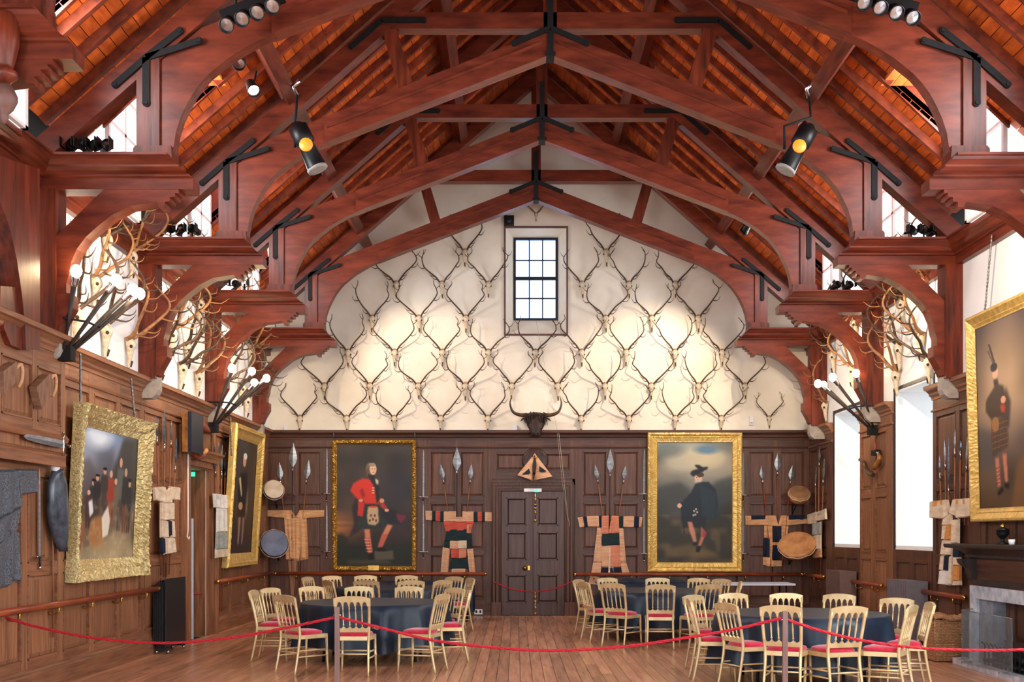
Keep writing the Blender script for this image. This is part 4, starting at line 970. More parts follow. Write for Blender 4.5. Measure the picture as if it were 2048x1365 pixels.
picture('portrait of a person in a red coat and kilt, in an ornate gilt frame', (x0, Y0 - 0.05, z0), (1, 0, 0), (0, -0.012, 1), x1 - x0, z1 - z0, fwB, [(0, 0), (0, 0.05), (0.015, 0.075), (0.04, 0.08), (0.07, 0.07), (fwB - 0.012, 0.045), (fwB, 0.03)], 'gilt', cv, orn=0.013, sub=70, plate=((x1 - x0) / 2 - 0.12, (x1 - x0) / 2 + 0.1, 0.01, 0.11, 0.08))
# portrait with the dark cloak
cv = Canvas(150, 246, 8).grad([(0, (112, 118, 112)), (.2, (150, 142, 124)), (.38, (88, 88, 84)), (.55, (58, 58, 56)), (.7, (52, 48, 38)), (.85, (70, 58, 40)), (1, (30, 28, 24))])
Z = lambda p: N(p, 140, 728, 100, 1070); cv.mottle(.3, 5, 8)
cv.ell(.5, .13, .3, .09, (206, 192, 160), .75, .9); cv.ell(.28, .17, .2, .07, (176, 170, 150), .7, .9); cv.ell(.78, .13, .16, .06, (196, 182, 150), .6, .9); cv.ell(.66, .06, .15, .035, (84, 116, 142), .9, .9)
cv.ell(.15, .06, .2, .06, (96, 104, 104), .7, .9); cv.poly([(0, .38), (.3, .33), (.45, .4), (.5, .55), (0, .62)], (56, 58, 58), .7, 4); cv.poly([(1, .28), (.8, .32), (.68, .4), (.8, .5), (1, .5)], (54, 58, 58), .7, 4)
cv.poly([(0, .66), (.2, .64), (.4, .75), (.6, .68), (1, .55), (1, 1), (0, 1)], (46, 42, 34), .75, 4); cv.mix(np.clip(cv.noise(9, 16) - .45, 0, 1) * (cv.y > .6), (140, 112, 70), .9)
cv.poly(Z([(200, 960), (400, 920), (620, 1000), (640, 1030), (200, 1030)]), (120, 98, 58), .6, 4)
cv.poly(Z([(330, 740), (600, 720), (620, 600), (600, 480), (545, 420), (450, 415), (405, 505), (330, 590), (300, 600), (330, 640)]), (22, 32, 42), .97, 1)
cv.poly(Z([(470, 440), (600, 500), (620, 700), (560, 740), (500, 700)]), (30, 46, 56), .8, 2)
for q in range(5): cv.poly(Z([(500 + q * 22, 520), (506 + q * 22, 520), (500 + q * 20, 720), (490 + q * 20, 720)]), (44, 62, 70), .4, 1)
cv.poly(Z([(335, 690), (520, 700), (520, 790), (340, 790)]), (28, 28, 34), .95, 1)
cv.ell(*Z([(315, 612)])[0], .03, .02, (206, 168, 140)); cv.poly(Z([(330, 630), (336, 630), (358, 850), (350, 850)]), (20, 18, 20), .9, 0)
cv.poly(Z([(378, 740), (415, 745), (440, 830), (452, 910), (428, 915), (395, 820)]), (196, 130, 104), .95, 1); cv.poly(Z([(485, 780), (525, 830), (500, 900), (480, 945), (462, 935), (485, 860)]), (196, 120, 96), .95, 1)
cv.poly(Z([(490, 790), (530, 840), (520, 870), (495, 870)]), (150, 50, 44), .8, 1); cv.poly(Z([(425, 910), (455, 905), (450, 935), (420, 930)]), (16, 14, 16), 1, 1); cv.poly(Z([(450, 940), (490, 940), (470, 990), (445, 985)]), (16, 14, 16), 1, 1)
for a, b_ in ((430, 655), (445, 640), (455, 665), (440, 685), (425, 690)): cv.ell(*Z([(a, b_)])[0], .014, .009, (206, 190, 160), .8)
cv.ell(*Z([(463, 385)])[0], .05, .032, (214, 170, 140)); cv.ell(*Z([(478, 362)])[0], .05, .02, (70, 50, 38)); cv.poly(Z([(430, 410), (490, 395), (495, 420), (440, 432)]), (190, 180, 164), .8, 1)
cv.poly(Z([(398, 350), (420, 325), (500, 305), (505, 335), (420, 378)]), (24, 28, 36), 1, 1); cv.poly(Z([(430, 280), (465, 282), (500, 300), (540, 298), (530, 320), (490, 330), (455, 310)]), (20, 22, 28), 1, 1)
cv.ell(*Z([(450, 385)])[0], .007, .004, (50, 34, 30)); cv.ell(*Z([(470, 382)])[0], .007, .004, (50, 34, 30)); cv.ell(*Z([(460, 402)])[0], .012, .003, (150, 80, 70))
cv.poly(Z([(570, 820), (600, 800), (635, 830), (640, 980), (610, 990), (590, 900), (560, 880)]), (104, 84, 60), .6, 2)
x0, z0 = pB(1294, 1145, .05); x1, z1 = pB(1483, 866, .05); fwB = 20 / 97.6
picture('portrait of a person in a dark cloak and feathered bonnet', (x0, Y0 - 0.05, z0), (1, 0, 0), (0, -0.012, 1), x1 - x0, z1 - z0, fwB, [(0, 0), (0, 0.06), (0.012, 0.10), (0.035, 0.11), (0.06, 0.10), (0.085, 0.08), (0.10, 0.085), (0.11, 0.07), (fwB - 0.02, 0.05), (fwB - 0.01, 0.055), (fwB, 0.035)], 'gilt_bright', cv, orn=0.004, sub=60)
# big group scene on the left wall
cv = Canvas(190, 150, 5).grad([(0, (120, 140, 168)), (.2, (118, 124, 140)), (.42, (92, 84, 84)), (.6, (86, 74, 66)), (.8, (130, 112, 88)), (1, (150, 134, 106))])
cv.mottle(.28, 7, 6); cv.ell(.28, .04, .2, .1, (222, 232, 240), .9, .9); cv.ell(.05, .2, .2, .2, (160, 170, 190), .5, .9); cv.poly([(0, .28), (.15, .22), (.4, .42), (.6, .3), (.75, .02), (1, 0), (1, .5), (0, .55)], (84, 78, 80), .7, 3)
cv.poly([(.55, .3), (.72, .02), (1, 0), (1, .55), (.6, .5)], (52, 54, 50), .7, 3)
def fig(x, y, h, coat, legs, skin=(200, 156, 130), hat=None, wd=.072):
    cv.poly([(x - wd * .55, y - h * .5), (x + wd * .55, y - h * .5), (x + wd * .45, y), (x + wd * .1, y), (x, y - h * .35), (x - wd * .1, y), (x - wd * .45, y)], legs, .95, 1)
    cv.poly([(x - wd * .8, y - h * .82), (x + wd * .8, y - h * .82), (x + wd * .9, y - h * .5), (x + wd * .6, y - h * .42), (x - wd * .6, y - h * .42), (x - wd * .9, y - h * .5)], coat, .95, 1)
    cv.ell(x, y - h * .9, wd * .36, h * .065, skin)
    if hat: cv.ell(x, y - h * .965, wd * .5, h * .035, hat)
for a in ((.70, .78, .62, (92, 96, 92), (70, 70, 64)), (.62, .76, .42, (110, 96, 80), (120, 90, 70)), (.53, .74, .46, (150, 60, 46), (140, 80, 60)), (.88, .8, .46, (40, 44, 50), (60, 50, 44), (190, 150, 120), (24, 24, 26)), (.8, .8, .56, (44, 48, 52), (110, 66, 50), (190, 150, 120)), (.42, .62, .34, (60, 54, 52), (70, 60, 54), (190, 150, 120), (20, 22, 26)), (.24, .72, .34, (44, 48, 54), (60, 46, 40), (190, 150, 120), (22, 24, 28)), (.17, .76, .3, (70, 52, 44), (60, 46, 40)), (.3, .66, .32, (40, 40, 44), (60, 50, 46), (190, 150, 120), (20, 20, 24))): fig(*a)
cv.poly([(.17, .56), (.23, .54), (.26, .64), (.2, .68)], (220, 222, 226), .95, 1); cv.poly([(.02, .72), (.1, .68), (.15, .8), (.1, .95), (.03, .95)], (130, 84, 56), .8, 2)
cv.poly([(.22, .7), (.42, .66), (.48, .8), (.45, .92), (.28, .94), (.2, .84)], (160, 110, 66), .95, 2); cv.poly([(.40, .68), (.5, .58), (.55, .7), (.52, .82), (.43, .84)], (226, 220, 206), .9, 1)
cv.poly([(.3, .9), (.6, .8), (.95, .9), (1, 1), (0, 1), (.05, .94)], (168, 152, 116), .6, 3)
cv.mix(np.clip(cv.noise(30, 26) - .5, 0, 1) * (cv.y > .55), (230, 220, 190), .5)
YA, YB = 12.92, 15.40; zb, zt = 1.13, 3.17; W_, H_ = YB - YA, zt - zb
upL = Vector((0.05, 0, 1)).normalized()
picture('large painting of a group of figures outdoors in a deep ornate gilt frame', (XL + 0.03, YA, zb), (0, 1, 0), upL, W_, H_, 0.25, [(0, 0), (0, 0.115), (0.004, 0.135), (0.012, 0.14), (0.03, 0.128), (0.06, 0.114), (0.09, 0.10), (0.12, 0.085), (0.13, 0.085), (0.15, 0.07), (0.17, 0.06), (0.20, 0.04), (0.23, 0.02), (0.25, 0.01)], 'gilt_pale', cv, orn=0.012, sub=46, corners=0.035)
# narrow dark portrait on the left wall
cv = Canvas(120, 150, 6).grad([(0, (62, 56, 50)), (.5, (58, 48, 44)), (1, (44, 34, 32))]).mottle(.2, 5, 7)
cv.poly([(.3, .3), (.62, .27), (.7, .5), (.62, .62), (.34, .6), (.26, .45)], (22, 24, 30), .97, 1); cv.ell(.48, .18, .07, .05, (196, 140, 116)); cv.ell(.5, .135, .08, .03, (210, 206, 200))
cv.poly([(.28, .34), (.36, .32), (.46, .48), (.42, .5)], (206, 190, 140), .9, 1); cv.poly([(.3, .6), (.64, .6), (.66, .68), (.3, .68)], (36, 26, 26), .95, 1); cv.ell(.42, .58, .09, .035, (196, 160, 120), .9)
cv.poly([(.36, .68), (.46, .68), (.44, .92), (.38, .92)], (150, 120, 96), .9, 1); cv.poly([(.54, .68), (.63, .68), (.6, .92), (.54, .92)], (150, 110, 96), .9, 1); cv.ell(.68, .55, .05, .12, (200, 180, 130), .4, .9)
YA, YB = 19.75, 22.0; zb, zt = 1.09, 3.60
picture('tall dark portrait in a beaded gilt frame near the left back corner', (XL + 0.05, YA, zb), (0, 1, 0), Vector((0.062, 0, 1)), YB - YA, zt - zb, 0.24, [(0, 0), (0, 0.09), (0.02, 0.12), (0.06, 0.11), (0.07, 0.12), (0.10, 0.09), (0.18, 0.06), (0.24, 0.03)], 'gilt_bright', cv, orn=0.004, sub=40)
# right wall portrait
cv = Canvas(140, 190, 9).grad([(0, (92, 78, 76)), (.25, (140, 118, 100)), (.45, (150, 124, 100)), (.65, (96, 82, 76)), (.8, (84, 70, 58)), (1, (70, 52, 38))]).mottle(.22, 5, 7)
cv.ell(.42, .3, .3, .28, (190, 160, 124), .5, .9); cv.poly([(0, .55), (.3, .6), (.3, .8), (0, .78)], (80, 76, 78), .7, 3); cv.poly([(.6, .78), (1, .62), (1, 1), (.5, 1)], (120, 84, 54), .8, 3)
Zr = lambda p: [((a - 865) / 420, (b_ - 200) / 1070) for a, b_ in p]
cv.poly(Zr([(950, 320), (962, 320), (995, 430), (985, 440)]), (60, 50, 50), .9, 0); cv.poly(Zr([(940, 350), (950, 350), (990, 440), (980, 445)]), (84, 70, 66), .7, 0)
cv.poly(Zr([(1060, 590), (1090, 680), (1075, 820), (1040, 850), (1020, 700)]), (58, 48, 46), .9, 2)
cv.poly(Zr([(960, 600), (1000, 560), (1045, 580), (1060, 680), (1040, 760), (960, 760), (920, 700), (925, 640)]), (66, 50, 44), .97, 1)
cv.poly(Zr([(960, 760), (1045, 760), (1070, 860), (1065, 930), (960, 975), (955, 880)]), (74, 60, 52), .97, 1)
for q in range(6): cv.poly(Zr([(962 + q * 18, 770), (968 + q * 18, 770), (966 + q * 20, 950), (960 + q * 20, 950)]), (130, 60, 48), .4, 0)
for q in range(5): cv.poly(Zr([(958, 790 + q * 34), (1066, 780 + q * 32), (1066, 786 + q * 32), (958, 797 + q * 34)]), (150, 120, 80), .4, 0)
cv.ell(*Zr([(985, 790)])[0], .06, .04, (170, 120, 66), .8); cv.ell(*Zr([(1042, 660)])[0], .04, .02, (220, 160, 130)); cv.poly(Zr([(1020, 680), (1055, 690), (1050, 735), (1025, 725)]), (190, 70, 46), .9, 1)
cv.ell(*Zr([(993, 495)])[0], .045, .033, (226, 178, 150)); cv.ell(*Zr([(985, 460)])[0], .055, .024, (44, 38, 42)); cv.poly(Zr([(980, 535), (1010, 535), (1012, 570), (985, 575)]), (40, 32, 34), .9, 1)
for a in ((985, 985), (1035, 965)): cv.poly(Zr([(a[0] - 8, a[1]), (a[0] + 18, a[1]), (a[0] + 24, a[1] + 160), (a[0] + 4, a[1] + 165)]), (200, 120, 96), .95, 1)
for q in range(5): cv.poly(Zr([(980, 1040 + q * 22), (1006, 1035 + q * 22), (1006, 1041 + q * 22), (980, 1047 + q * 22)]), (120, 40, 40), .7, 0)
cv.poly(Zr([(985, 1180), (1020, 1150), (1030, 1175), (995, 1200)]), (24, 20, 20), 1, 1); cv.poly(Zr([(1035, 1130), (1070, 1140), (1060, 1165), (1035, 1155)]), (24, 20, 20), 1, 1)
YA, YB = 12.75, 14.92; zb, zt = 1.83, 4.47
upR = Vector((-0.028, 0, 1))
picture('tall portrait of a standing person in tartan with long feathers, on the right wall', (XR - 0.05, YB, zb), (0, -1, 0), upR, YB - YA, zt - zb, 0.17, [(0, 0), (0, 0.08), (0.015, 0.10), (0.04, 0.10), (0.06, 0.085), (0.11, 0.05), (0.12, 0.055), (0.15, 0.035), (0.17, 0.03)], 'gilt_bright', cv, orn=0.003, sub=40)
# ------------------------------------------------------------------ stag skulls with antlers
def stag(seed, big=False):
    """local frame: wall plane behind y = 0, the skull faces -Y; z = 0 where the antlers start"""
    r_ = random.Random(seed); t = thing('mounted_stag_skull', 'stag', 'antlers')
    MB().box(-0.035, 0.035, -0.012, 0.0, -0.2, 0.01)
    rg = []
    for z, w_, d, c in ((0.035, 0.02, 0.02, -.03), (0.02, 0.045, 0.04, -.045), (-0.02, 0.058, 0.055, -.06), (-0.06, 0.06, 0.058, -.066), (-0.085, 0.064, 0.05, -.066), (-0.11, 0.046, 0.042, -.062), (-0.16, 0.036, 0.034, -.056), (-0.22, 0.028, 0.026, -.05), (-0.26, 0.026, 0.022, -.045), (-0.30, 0.024, 0.018, -.042), (-0.325, 0.014, 0.010, -.04)):
        rg.append([(w_ * math.cos(a) * r0, c + d * math.sin(a), z) for r0, a in [(1, 2 * math.pi * i / 10) for i in range(10)]])
    MB().loft(rg).build('skull', 'bone', t)
    MB().lathe([(0.001, 0), (0.03, 0.0), (0.05, 0.03), (0.001, 0.055)], 8, (0, -0.05, -0.005)).build('skull_cap', 'bone_cap', t)
    for s in (-1, 1): MB().sphere((s * 0.048, -0.085, -0.078), 0.02, 8, 5).build('eye_socket', 'socket_dark', t)
    MB().tube([(0, -0.082, -0.24), (0, -0.062, -0.31)], [0.013, 0.009], 6).build('nose_cavity', 'socket_dark', t)
    sp, hh, lean = r_.uniform(0.9, 1.12), r_.uniform(0.92, 1.06), r_.uniform(0.8, 1.3)
    if big: lean *= 1.9; sp *= 1.1
    m_ = ('antler_pale' if seed % 2 else 'antler') if big else 'antler'
    for s in (-1, 1):
        j = lambda a: a * r_.uniform(0.9, 1.1)
        def A(x, z, y): return (s * x * sp, -y * lean - 0.05, z * hh)
        mid_ = [A(0.035, 0.0, 0.0), A(0.10, j(0.09), 0.05), A(0.19, j(0.18), 0.08), A(j(0.30), 0.29, 0.13), A(j(0.365), 0.40, 0.16), A(j(0.37), 0.50, 0.16), A(j(0.335), 0.60, 0.13), A(j(0.30), 0.69, 0.09)]
        path = catmull(mid_, 3); n_ = len(path)
        mb = MB().tube(path, [max(0.004, 0.0175 - 0.0125 * (i / n_) ** 1.3) * (1.3 if big else 1.0) for i in range(n_)], 6)
        mb.lathe([(0.03, -0.008), (0.032, 0.0), (0.024, 0.012)], 7, mid_[0], Vector(mid_[1]) - Vector(mid_[0]))
        def tine(i, pts, r0=0.011):
            p = path[i]; q = catmull([p] + [p + Vector((s * a * sp, -c * lean, b_)) for a, b_, c in pts], 2)
            mb.tube(q, [r0 * (1 - 0.75 * k / (len(q) - 1)) for k in range(len(q))], 5)
        tine(2, [(0.05, -0.02, 0.06), (0.10, j(0.02), 0.09), (j(0.13), 0.06, 0.10)])
        if r_.random() < 0.7: tine(4, [(0.05, -0.01, 0.05), (j(0.10), 0.03, 0.07), (0.12, 0.06, 0.07)], 0.009)
        tine(9, [(0.05, -0.03, 0.05), (j(0.10), 0.0, 0.08), (0.13, 0.06, 0.09)])
        k = r_.random()
        if k < 0.8: tine(15, [(j(0.05), 0.03, 0.03), (j(0.085), 0.10, 0.03)], 0.009)
        if k > 0.3: tine(17, [(-0.04, 0.03, 0.03), (j(-0.07), 0.10, 0.04)], 0.008)
        if big: tine(12, [(j(0.07), 0.0, 0.06), (0.11, 0.07, 0.1)], 0.010); tine(18, [(j(0.06), 0.07, -0.03), (0.08, 0.14, -0.04)], 0.008)
        mb.build('antler', m_, t)
    return t
protos = [stag(100 + i) for i in range(9)]; bigs = [stag(300 + i, True) for i in range(7)]
index_kids(); used = set()
def place_stag(pool, i, loc, rz, sc_, label, group, tilt=0.0, roll=0.0):
    p = pool[i % len(pool)]
    o = p if p.name not in used else copy_tree(p)
    used.add(p.name); o.location = loc; o.rotation_euler = (tilt, roll, rz); o.scale = (sc_, sc_, sc_); o['label'] = label; o['group'] = group; return o
def ordinal(i, n):
    return 'first' if i == 0 else ('last' if i == n - 1 else ORD[i + 1])
GW = [
 (835, 'bottom row, just above the panelling', [601, 694, 789, 882, 976, 1162, 1257, 1350, 1442, 1537]),
 (770, 'second row up', [650, 741, 837, 931, 1024, 1115, 1209, 1302, 1396, 1489]),
 (703, 'third row up', [697, 790, 885, 977, 1071, 1163, 1252, 1349, 1443]),
 (635, 'fourth row up', [745, 838, 932, 1211, 1303, 1395]),
 (567, 'fifth row up', [793, 884, 977, 1164, 1257, 1350]),
 (503, 'sixth row up', [930, 1212])]
rs = random.Random(12); cnt = 0
for y, rn, xs_ in GW:
    for i, x in enumerate(xs_):
        u, z = pB(x, y); small = (x == 1537)
        lb = 'dark-antlered stag skull on the gable wall, %s from left, %s' % ('first' if i == 0 else ('last' if i == len(xs_) - 1 else ORD[i + 1]), rn)
        if len(xs_) == 2: lb = 'stag skull with dark antlers high on the gable wall, upper %s of the window' % ('left' if i == 0 else 'right')
        lb = lb.replace(', just above the panelling', '')
        if small: lb = 'small stag skull with narrow antlers, last on the right of the bottom row'
        place_stag(protos, cnt * 4 + i, (u, Y0 - 0.004, z), 0, (0.74 if small else rs.uniform(0.95, 1.05)), lb, 'stag skulls on the gable wall', roll=rs.uniform(-.05, .05)); cnt += 1
u, z = pB(1072, 428); place_stag(protos, 5, (u, Y0 - 0.004, z), 0, 0.52, 'small stag skull above the gable window, at the apex of the wall', 'stag skulls on the gable wall')
for name, fr, rz, pp in (('left', fL, math.pi / 2, [
      [(148, 645), (190, 556), (211, 470), (208, 690), (257, 722), (262, 505)],
      [(322, 747), (341, 660), (362, 764), (373, 690), (394, 778), (397, 600), (350, 545)],
      [(440, 800), (456, 716), (470, 640), (481, 770), (492, 830), (500, 700)]]),
    ('right', fR, -math.pi / 2, [
      [(1652, 822), (1668, 706), (1705, 735), (1664, 640), (1712, 640)],
      [(1795, 790), (1800, 690), (1845, 670), (1860, 760), (1805, 600), (1850, 560)]])):
    bay = {'left': ['nearest arch bay', 'middle arch bay', 'bay next to the gable wall'], 'right': ['bay next to the gable wall', 'bay beside the tartan portrait']}[name]
    for b_, lst in enumerate(pp):
        lst = sorted(lst)
        for i, (x, y) in enumerate(lst):
            u, z = (pL if name == 'left' else pR)(x, y, 0.05)
            sc_b = rs.uniform(1.08, 1.25); z = max(z, 3.82 + 0.34 * sc_b); loc = fr(u, z, 0.004)
            place_stag(bigs, i * 3 + b_ * 2 + (1 if name == 'right' else 0), loc, rz, sc_b, 'stag skull on the %s wall, %s, %s from left' % (name, bay[b_], ordinal(i, len(lst))), 'stag skulls on the %s wall' % name, roll=rs.uniform(-.08, .08))

# bull head above the door
u, z = pB(1071, 852); t = thing('bull_head', 'dark shaggy bull head with wide upturned horns above the double door', 'trophy', (u, Y0, z))
rg = []
for zz, w_, d, c in ((0.26, 0.10, 0.07, 0.07), (0.24, 0.17, 0.11, 0.11), (0.19, 0.225, 0.13, 0.15), (0.12, 0.215, 0.13, 0.18), (0.04, 0.20, 0.12, 0.20), (-0.04, 0.165, 0.11, 0.23), (-0.12, 0.125, 0.10, 0.26), (-0.19, 0.10, 0.09, 0.28), (-0.235, 0.10, 0.075, 0.28), (-0.26, 0.06, 0.04, 0.27)):
    rg.append([(u + w_ * math.cos(a), Y0 - c - d * math.sin(a), z + zz) for a in [2 * math.pi * i / 14 for i in range(14)]])
MB().loft(rg).build('head', 'bull_hide', t)
MB().lathe([(0.14, 0.0), (0.15, 0.05), (0.1, 0.2)], 14, (u, Y0, z + 0.06), (0, -1, 0)).build('neck_mount', 'bull_hide', t)
for s in (-1, 1):
    pth = catmull([(u + s * 0.17, Y0 - 0.17, z + 0.2), (u + s * 0.32, Y0 - 0.2, z + 0.2), (u + s * 0.46, Y0 - 0.24, z + 0.26), (u + s * 0.52, Y0 - 0.25, z + 0.42), (u + s * 0.49, Y0 - 0.22, z + 0.58)], 4)
    MB().tube(pth, [0.045 * (1 - 0.85 * (i / (len(pth) - 1)) ** 1.2) for i in range(len(pth))], 8).build('horn', 'horn', t)
    MB().tube(catmull([(u + s * 0.19, Y0 - 0.18, z + 0.15), (u + s * 0.26, Y0 - 0.19, z + 0.12), (u + s * 0.31, Y0 - 0.2, z + 0.07)], 3), [0.02, 0.03, 0.035, 0.04, 0.035, 0.02, 0.005], 6, flat=0.5).build('ear', 'bull_hide', t)
    MB().sphere((u + s * 0.155, Y0 - 0.29, z + 0.07), 0.022, 8, 6).build('eye', 'lamp_black', t)
    MB().sphere((u + s * 0.045, Y0 - 0.36, z - 0.19), 0.018, 8, 6).build('nostril', 'lamp_black', t)
mb = MB(); rr = random.Random(4)
for i in range(70):
    a = rr.uniform(-1, 1); zz = z + rr.uniform(0.1, 0.26)
    mb.tube([(u + a * 0.2, Y0 - 0.2 - 0.08 * (1 - abs(a)), zz), (u + a * 0.24, Y0 - 0.30, zz - 0.03), (u + a * 0.24 + rr.uniform(-.02, .02), Y0 - 0.31, zz - rr.uniform(0.08, 0.14))], [0.012, 0.010, 0.003], 4)
o = mb.build('shaggy_hair', 'bull_hide', t); o['kind'] = 'stuff'

# ------------------------------------------------------------------ spears, swords, robes, drums
def leaf(mb, a, b_, w_, nrm, th=0.012, prof=((0, .12), (.08, .35), (.2, .75), (.32, 1.0), (.45, .95), (.62, .68), (.8, .36), (1.0, .01))):
    """blade from its base a to its tip b"""
    a, b_ = Vector(a), Vector(b_); n = Vector(nrm).normalized(); s_ = (b_ - a).normalized().cross(n); rg = []
    for t_, k in prof:
        p = a.lerp(b_, t_); rg.append([p + s_ * w_ * k, p + n * th * (0.3 + k), p - s_ * w_ * k, p - n * th * (0.3 + k) * 0.3])
    mb.loft(rg, smooth=False); return mb
def spear(fr, pf, tip, base, bot, w_px, label, d=0.07, shaft='shaft_wood', blade='steel', group=None, Yref=None, dbot=None, socket=0.10):
    dbot = d if dbot is None else dbot
    T_, B_, E_ = [Vector(fr(*pf(*p, dd), dd)) for p, dd in ((tip, d), (base, d), (bot, dbot))]
    nrm = Vector(fr(0, 0, 1)) - Vector(fr(0, 0, 0)); sc_ = abs(B_.y) / F * (1 if fr is fB else min(3.2, abs(B_.y / B_.x)))
    t = thing('spear', label, 'spear', tuple(E_), group)
    leaf(MB(), B_, T_, w_px * sc_ / 2, nrm).build('blade', blade, t)
    dr_ = (E_ - B_).normalized()
    MB().tube([B_ - dr_ * 0.02, B_ + dr_ * socket], [0.010, 0.016], 7).build('socket', 'chrome', t)
    MB().tube([B_ + dr_ * socket, E_], [0.013, 0.011], 6).build('shaft', shaft, t)
    return t
gB = 'spears on the back wall'
G3 = [('leftmost bay', [((558.5, 925), (560.5, 961), (569, 1040), 13, 'left', 'shaft_wood'), ((586.7, 885.4), (585.5, 936), (583, 1195), 17, 'centre', 'shaft_dark'), ((617.6, 919), (612.6, 959.6), (594, 1190), 13, 'right', 'shaft_wood')]),
      ('bay between the red coat portrait and the door', [((880.4, 927.8), (886.6, 959.7), (902, 1065), 10, 'left', 'shaft_wood'), ((914, 895), (913.6, 942), (913, 1070), 17, 'centre', 'shaft_dark'), ((943, 927), (940.5, 960), (930, 1065), 10, 'right', 'shaft_wood')]),
      ('bay between the door and the cloaked portrait', [((1190, 929.6), (1195.2, 958.8), (1211, 1075), 9, 'left', 'shaft_wood'), ((1220.9, 897), (1220.3, 947), (1219, 1080), 14, 'centre', 'shaft_dark'), ((1251.5, 930), (1247.6, 960), (1231, 1075), 9, 'right', 'shaft_wood')]),
      ('rightmost bay', [((1522.9, 930.5), (1525, 959.7), (1549, 1200), 10, 'left', 'rail_wood'), ((1555.3, 906), (1555, 943), (1556, 1075), 13, 'centre', 'rail_wood'), ((1585, 930.5), (1581, 961), (1558, 1200), 11, 'right', 'rail_wood')])]
for nm, l3 in G3:
    for tip, bs, bt, w_, pos, sh in l3:
        spear(fB, pB, tip, bs, bt, w_, '%s spear of three, %s' % ({'left': 'left-leaning short', 'centre': 'tall central broad-bladed', 'right': 'right-leaning short'}[pos], nm), shaft=sh, d=0.075, dbot=0.05)
for i, (tip, bs, bt, w_) in enumerate([((311.4, 829), (314, 877), (322, 1152), 5), ((329, 820.6), (328.4, 890), (328, 1155), 8), ((342.9, 841), (342, 882), (333, 1155), 4), ((353.6, 877), (350.5, 932), (338, 1150), 5)]):
    spear(fL, pL, tip, bs, bt, w_, '%s of four long spears beside the big gilt painting' % ['slim first', 'broad-bladed second', 'thin third', 'low last'][i], d=0.10, blade='steel_blue', dbot=0.06, group='spears on the left wall')
for i, (tip, bs, bt, w_) in enumerate([((426.6, 880), (431, 942), (433, 1222), 7), ((437.4, 884), (436.5, 942), (436.5, 1224), 6), ((444.4, 890), (443, 945), (440, 1222), 8), ((450.3, 906), (450.5, 944), (444, 1222), 6)]):
    spear(fL, pL, tip, bs, bt, w_, '%s of four blue-bladed spears between the side doorway and the narrow portrait' % ['first', 'second', 'third', 'last'][i], d=0.10, blade='steel_blue', dbot=0.06, group='spears on the left wall')
for i, (tip, bs, bt, w_, dk) in enumerate([((1632.5, 935), (1631, 966), (1633, 1155), 4, 0), ((1638.8, 894), (1638.5, 925), (1636, 1160), 6, 1), ((1648.5, 918), (1646.5, 961), (1641, 1155), 6, 0)]):
    spear(fR, pR, tip, bs, bt, w_, '%s of three spears in the right back corner' % ['short first', 'tall middle', 'dark last'][i], d=0.09, blade='steel', dbot=0.06, group='spears in the right corner')
xw_ = lambda u, v: (1640 + u / 2.73, 560 + v / 2.73)
for i, (u1, v1, u2, v2, u3) in enumerate([(652, 960, 655, 1060, 668), (680, 875, 684, 1000, 690), (702, 840, 703, 1130, 706), (738, 815, 737, 930, 736), (770, 880, 768, 940, 762), (805, 855, 800, 1010, 790), (828, 900, 822, 1010, 810)]):
    spear(fR, pR, xw_(u1, v1), xw_(u2, v2), xw_(u3, 1340), 3.5, '%s of the row of thin spears left of the tartan portrait' % ['first', 'second', 'third', 'fourth', 'fifth', 'sixth', 'seventh'][i], d=0.08, blade='steel' if i % 2 else 'steel_blue', group='thin spears on the right wall')
def sword(fr, pf, tip, guard, pom, label, d=0.06, w_=0.022, gw=0.10, group=None, curved=0):
    T_, G_, Q_ = [Vector(fr(*pf(*p, d), d)) for p in (tip, guard, pom)]; nrm = Vector(fr(0, 0, 1)) - Vector(fr(0, 0, 0))
    t = thing('sword', label, 'sword', tuple(Q_), group); s_ = (T_ - G_).normalized().cross(nrm)
    leaf(MB(), G_, T_, w_, nrm, 0.006, ((0, .95), (.3, 1.0), (.7, .85), (.93, .6), (1.0, .02))).build('blade', 'steel', t)
    MB().tube([G_ - s_ * gw, G_ - s_ * gw * 0.5 , G_, G_ + s_ * gw * 0.5, G_ + s_ * gw], [0.014, 0.008, 0.013, 0.008, 0.014], 7).build('guard', 'brass' if curved else 'chrome', t)
    MB().tube([G_, Q_], [0.014, 0.012], 7).build('hilt', 'leather', t); MB().sphere(tuple(Q_), 0.02, 8, 6).build('pommel', 'chrome', t)
    return t
gS = 'swords flanking the back wall portraits'
for x, nm, (a1, a2, a3, b1, b2, b3) in ((653, 'left of the red coat portrait', (896, 988, 1002, 1007, 1104, 1116)), (846.3, 'right of the red coat portrait', (898.6, 994.5, 1005, 1006, 1104.6, 1117)), (1288.4, 'left of the cloaked portrait', (897.6, 988.6, 1002, 1014.5, 1107.8, 1122)), (1486.6, 'right of the cloaked portrait', (903.6, 991, 1004, 1014, 1108.6, 1122))):
    sword(fB, pB, (x + .6, a1), (x, a2), (x - .3, a3), 'upper sword, point up, just ' + nm, group=gS)
    sword(fB, pB, (x, b1), (x, b2), (x, b3), 'lower sword, point up, just ' + nm, group=gS)
fLb2 = fLb
pLb = lambda px, py, d=0: pL(px, py, d + d_b)
sword(fLb2, pLb, (47, 873), (127, 889), (139, 893), 'steel sword hung level on the overdoor box at the near left', d=0.06, w_=0.045, gw=0.13)
sword(fL, pL, (79, 935), (80, 1114), (80, 1136), 'long straight sword, point up, between the mail shirt and the leather shield', d=0.06, w_=0.03, gw=0.10)
t = thing('wooden_pole', 'thin upright wooden pole behind the dark leather shield', 'pole', fL(*pL(106, 1276, .06), .06))
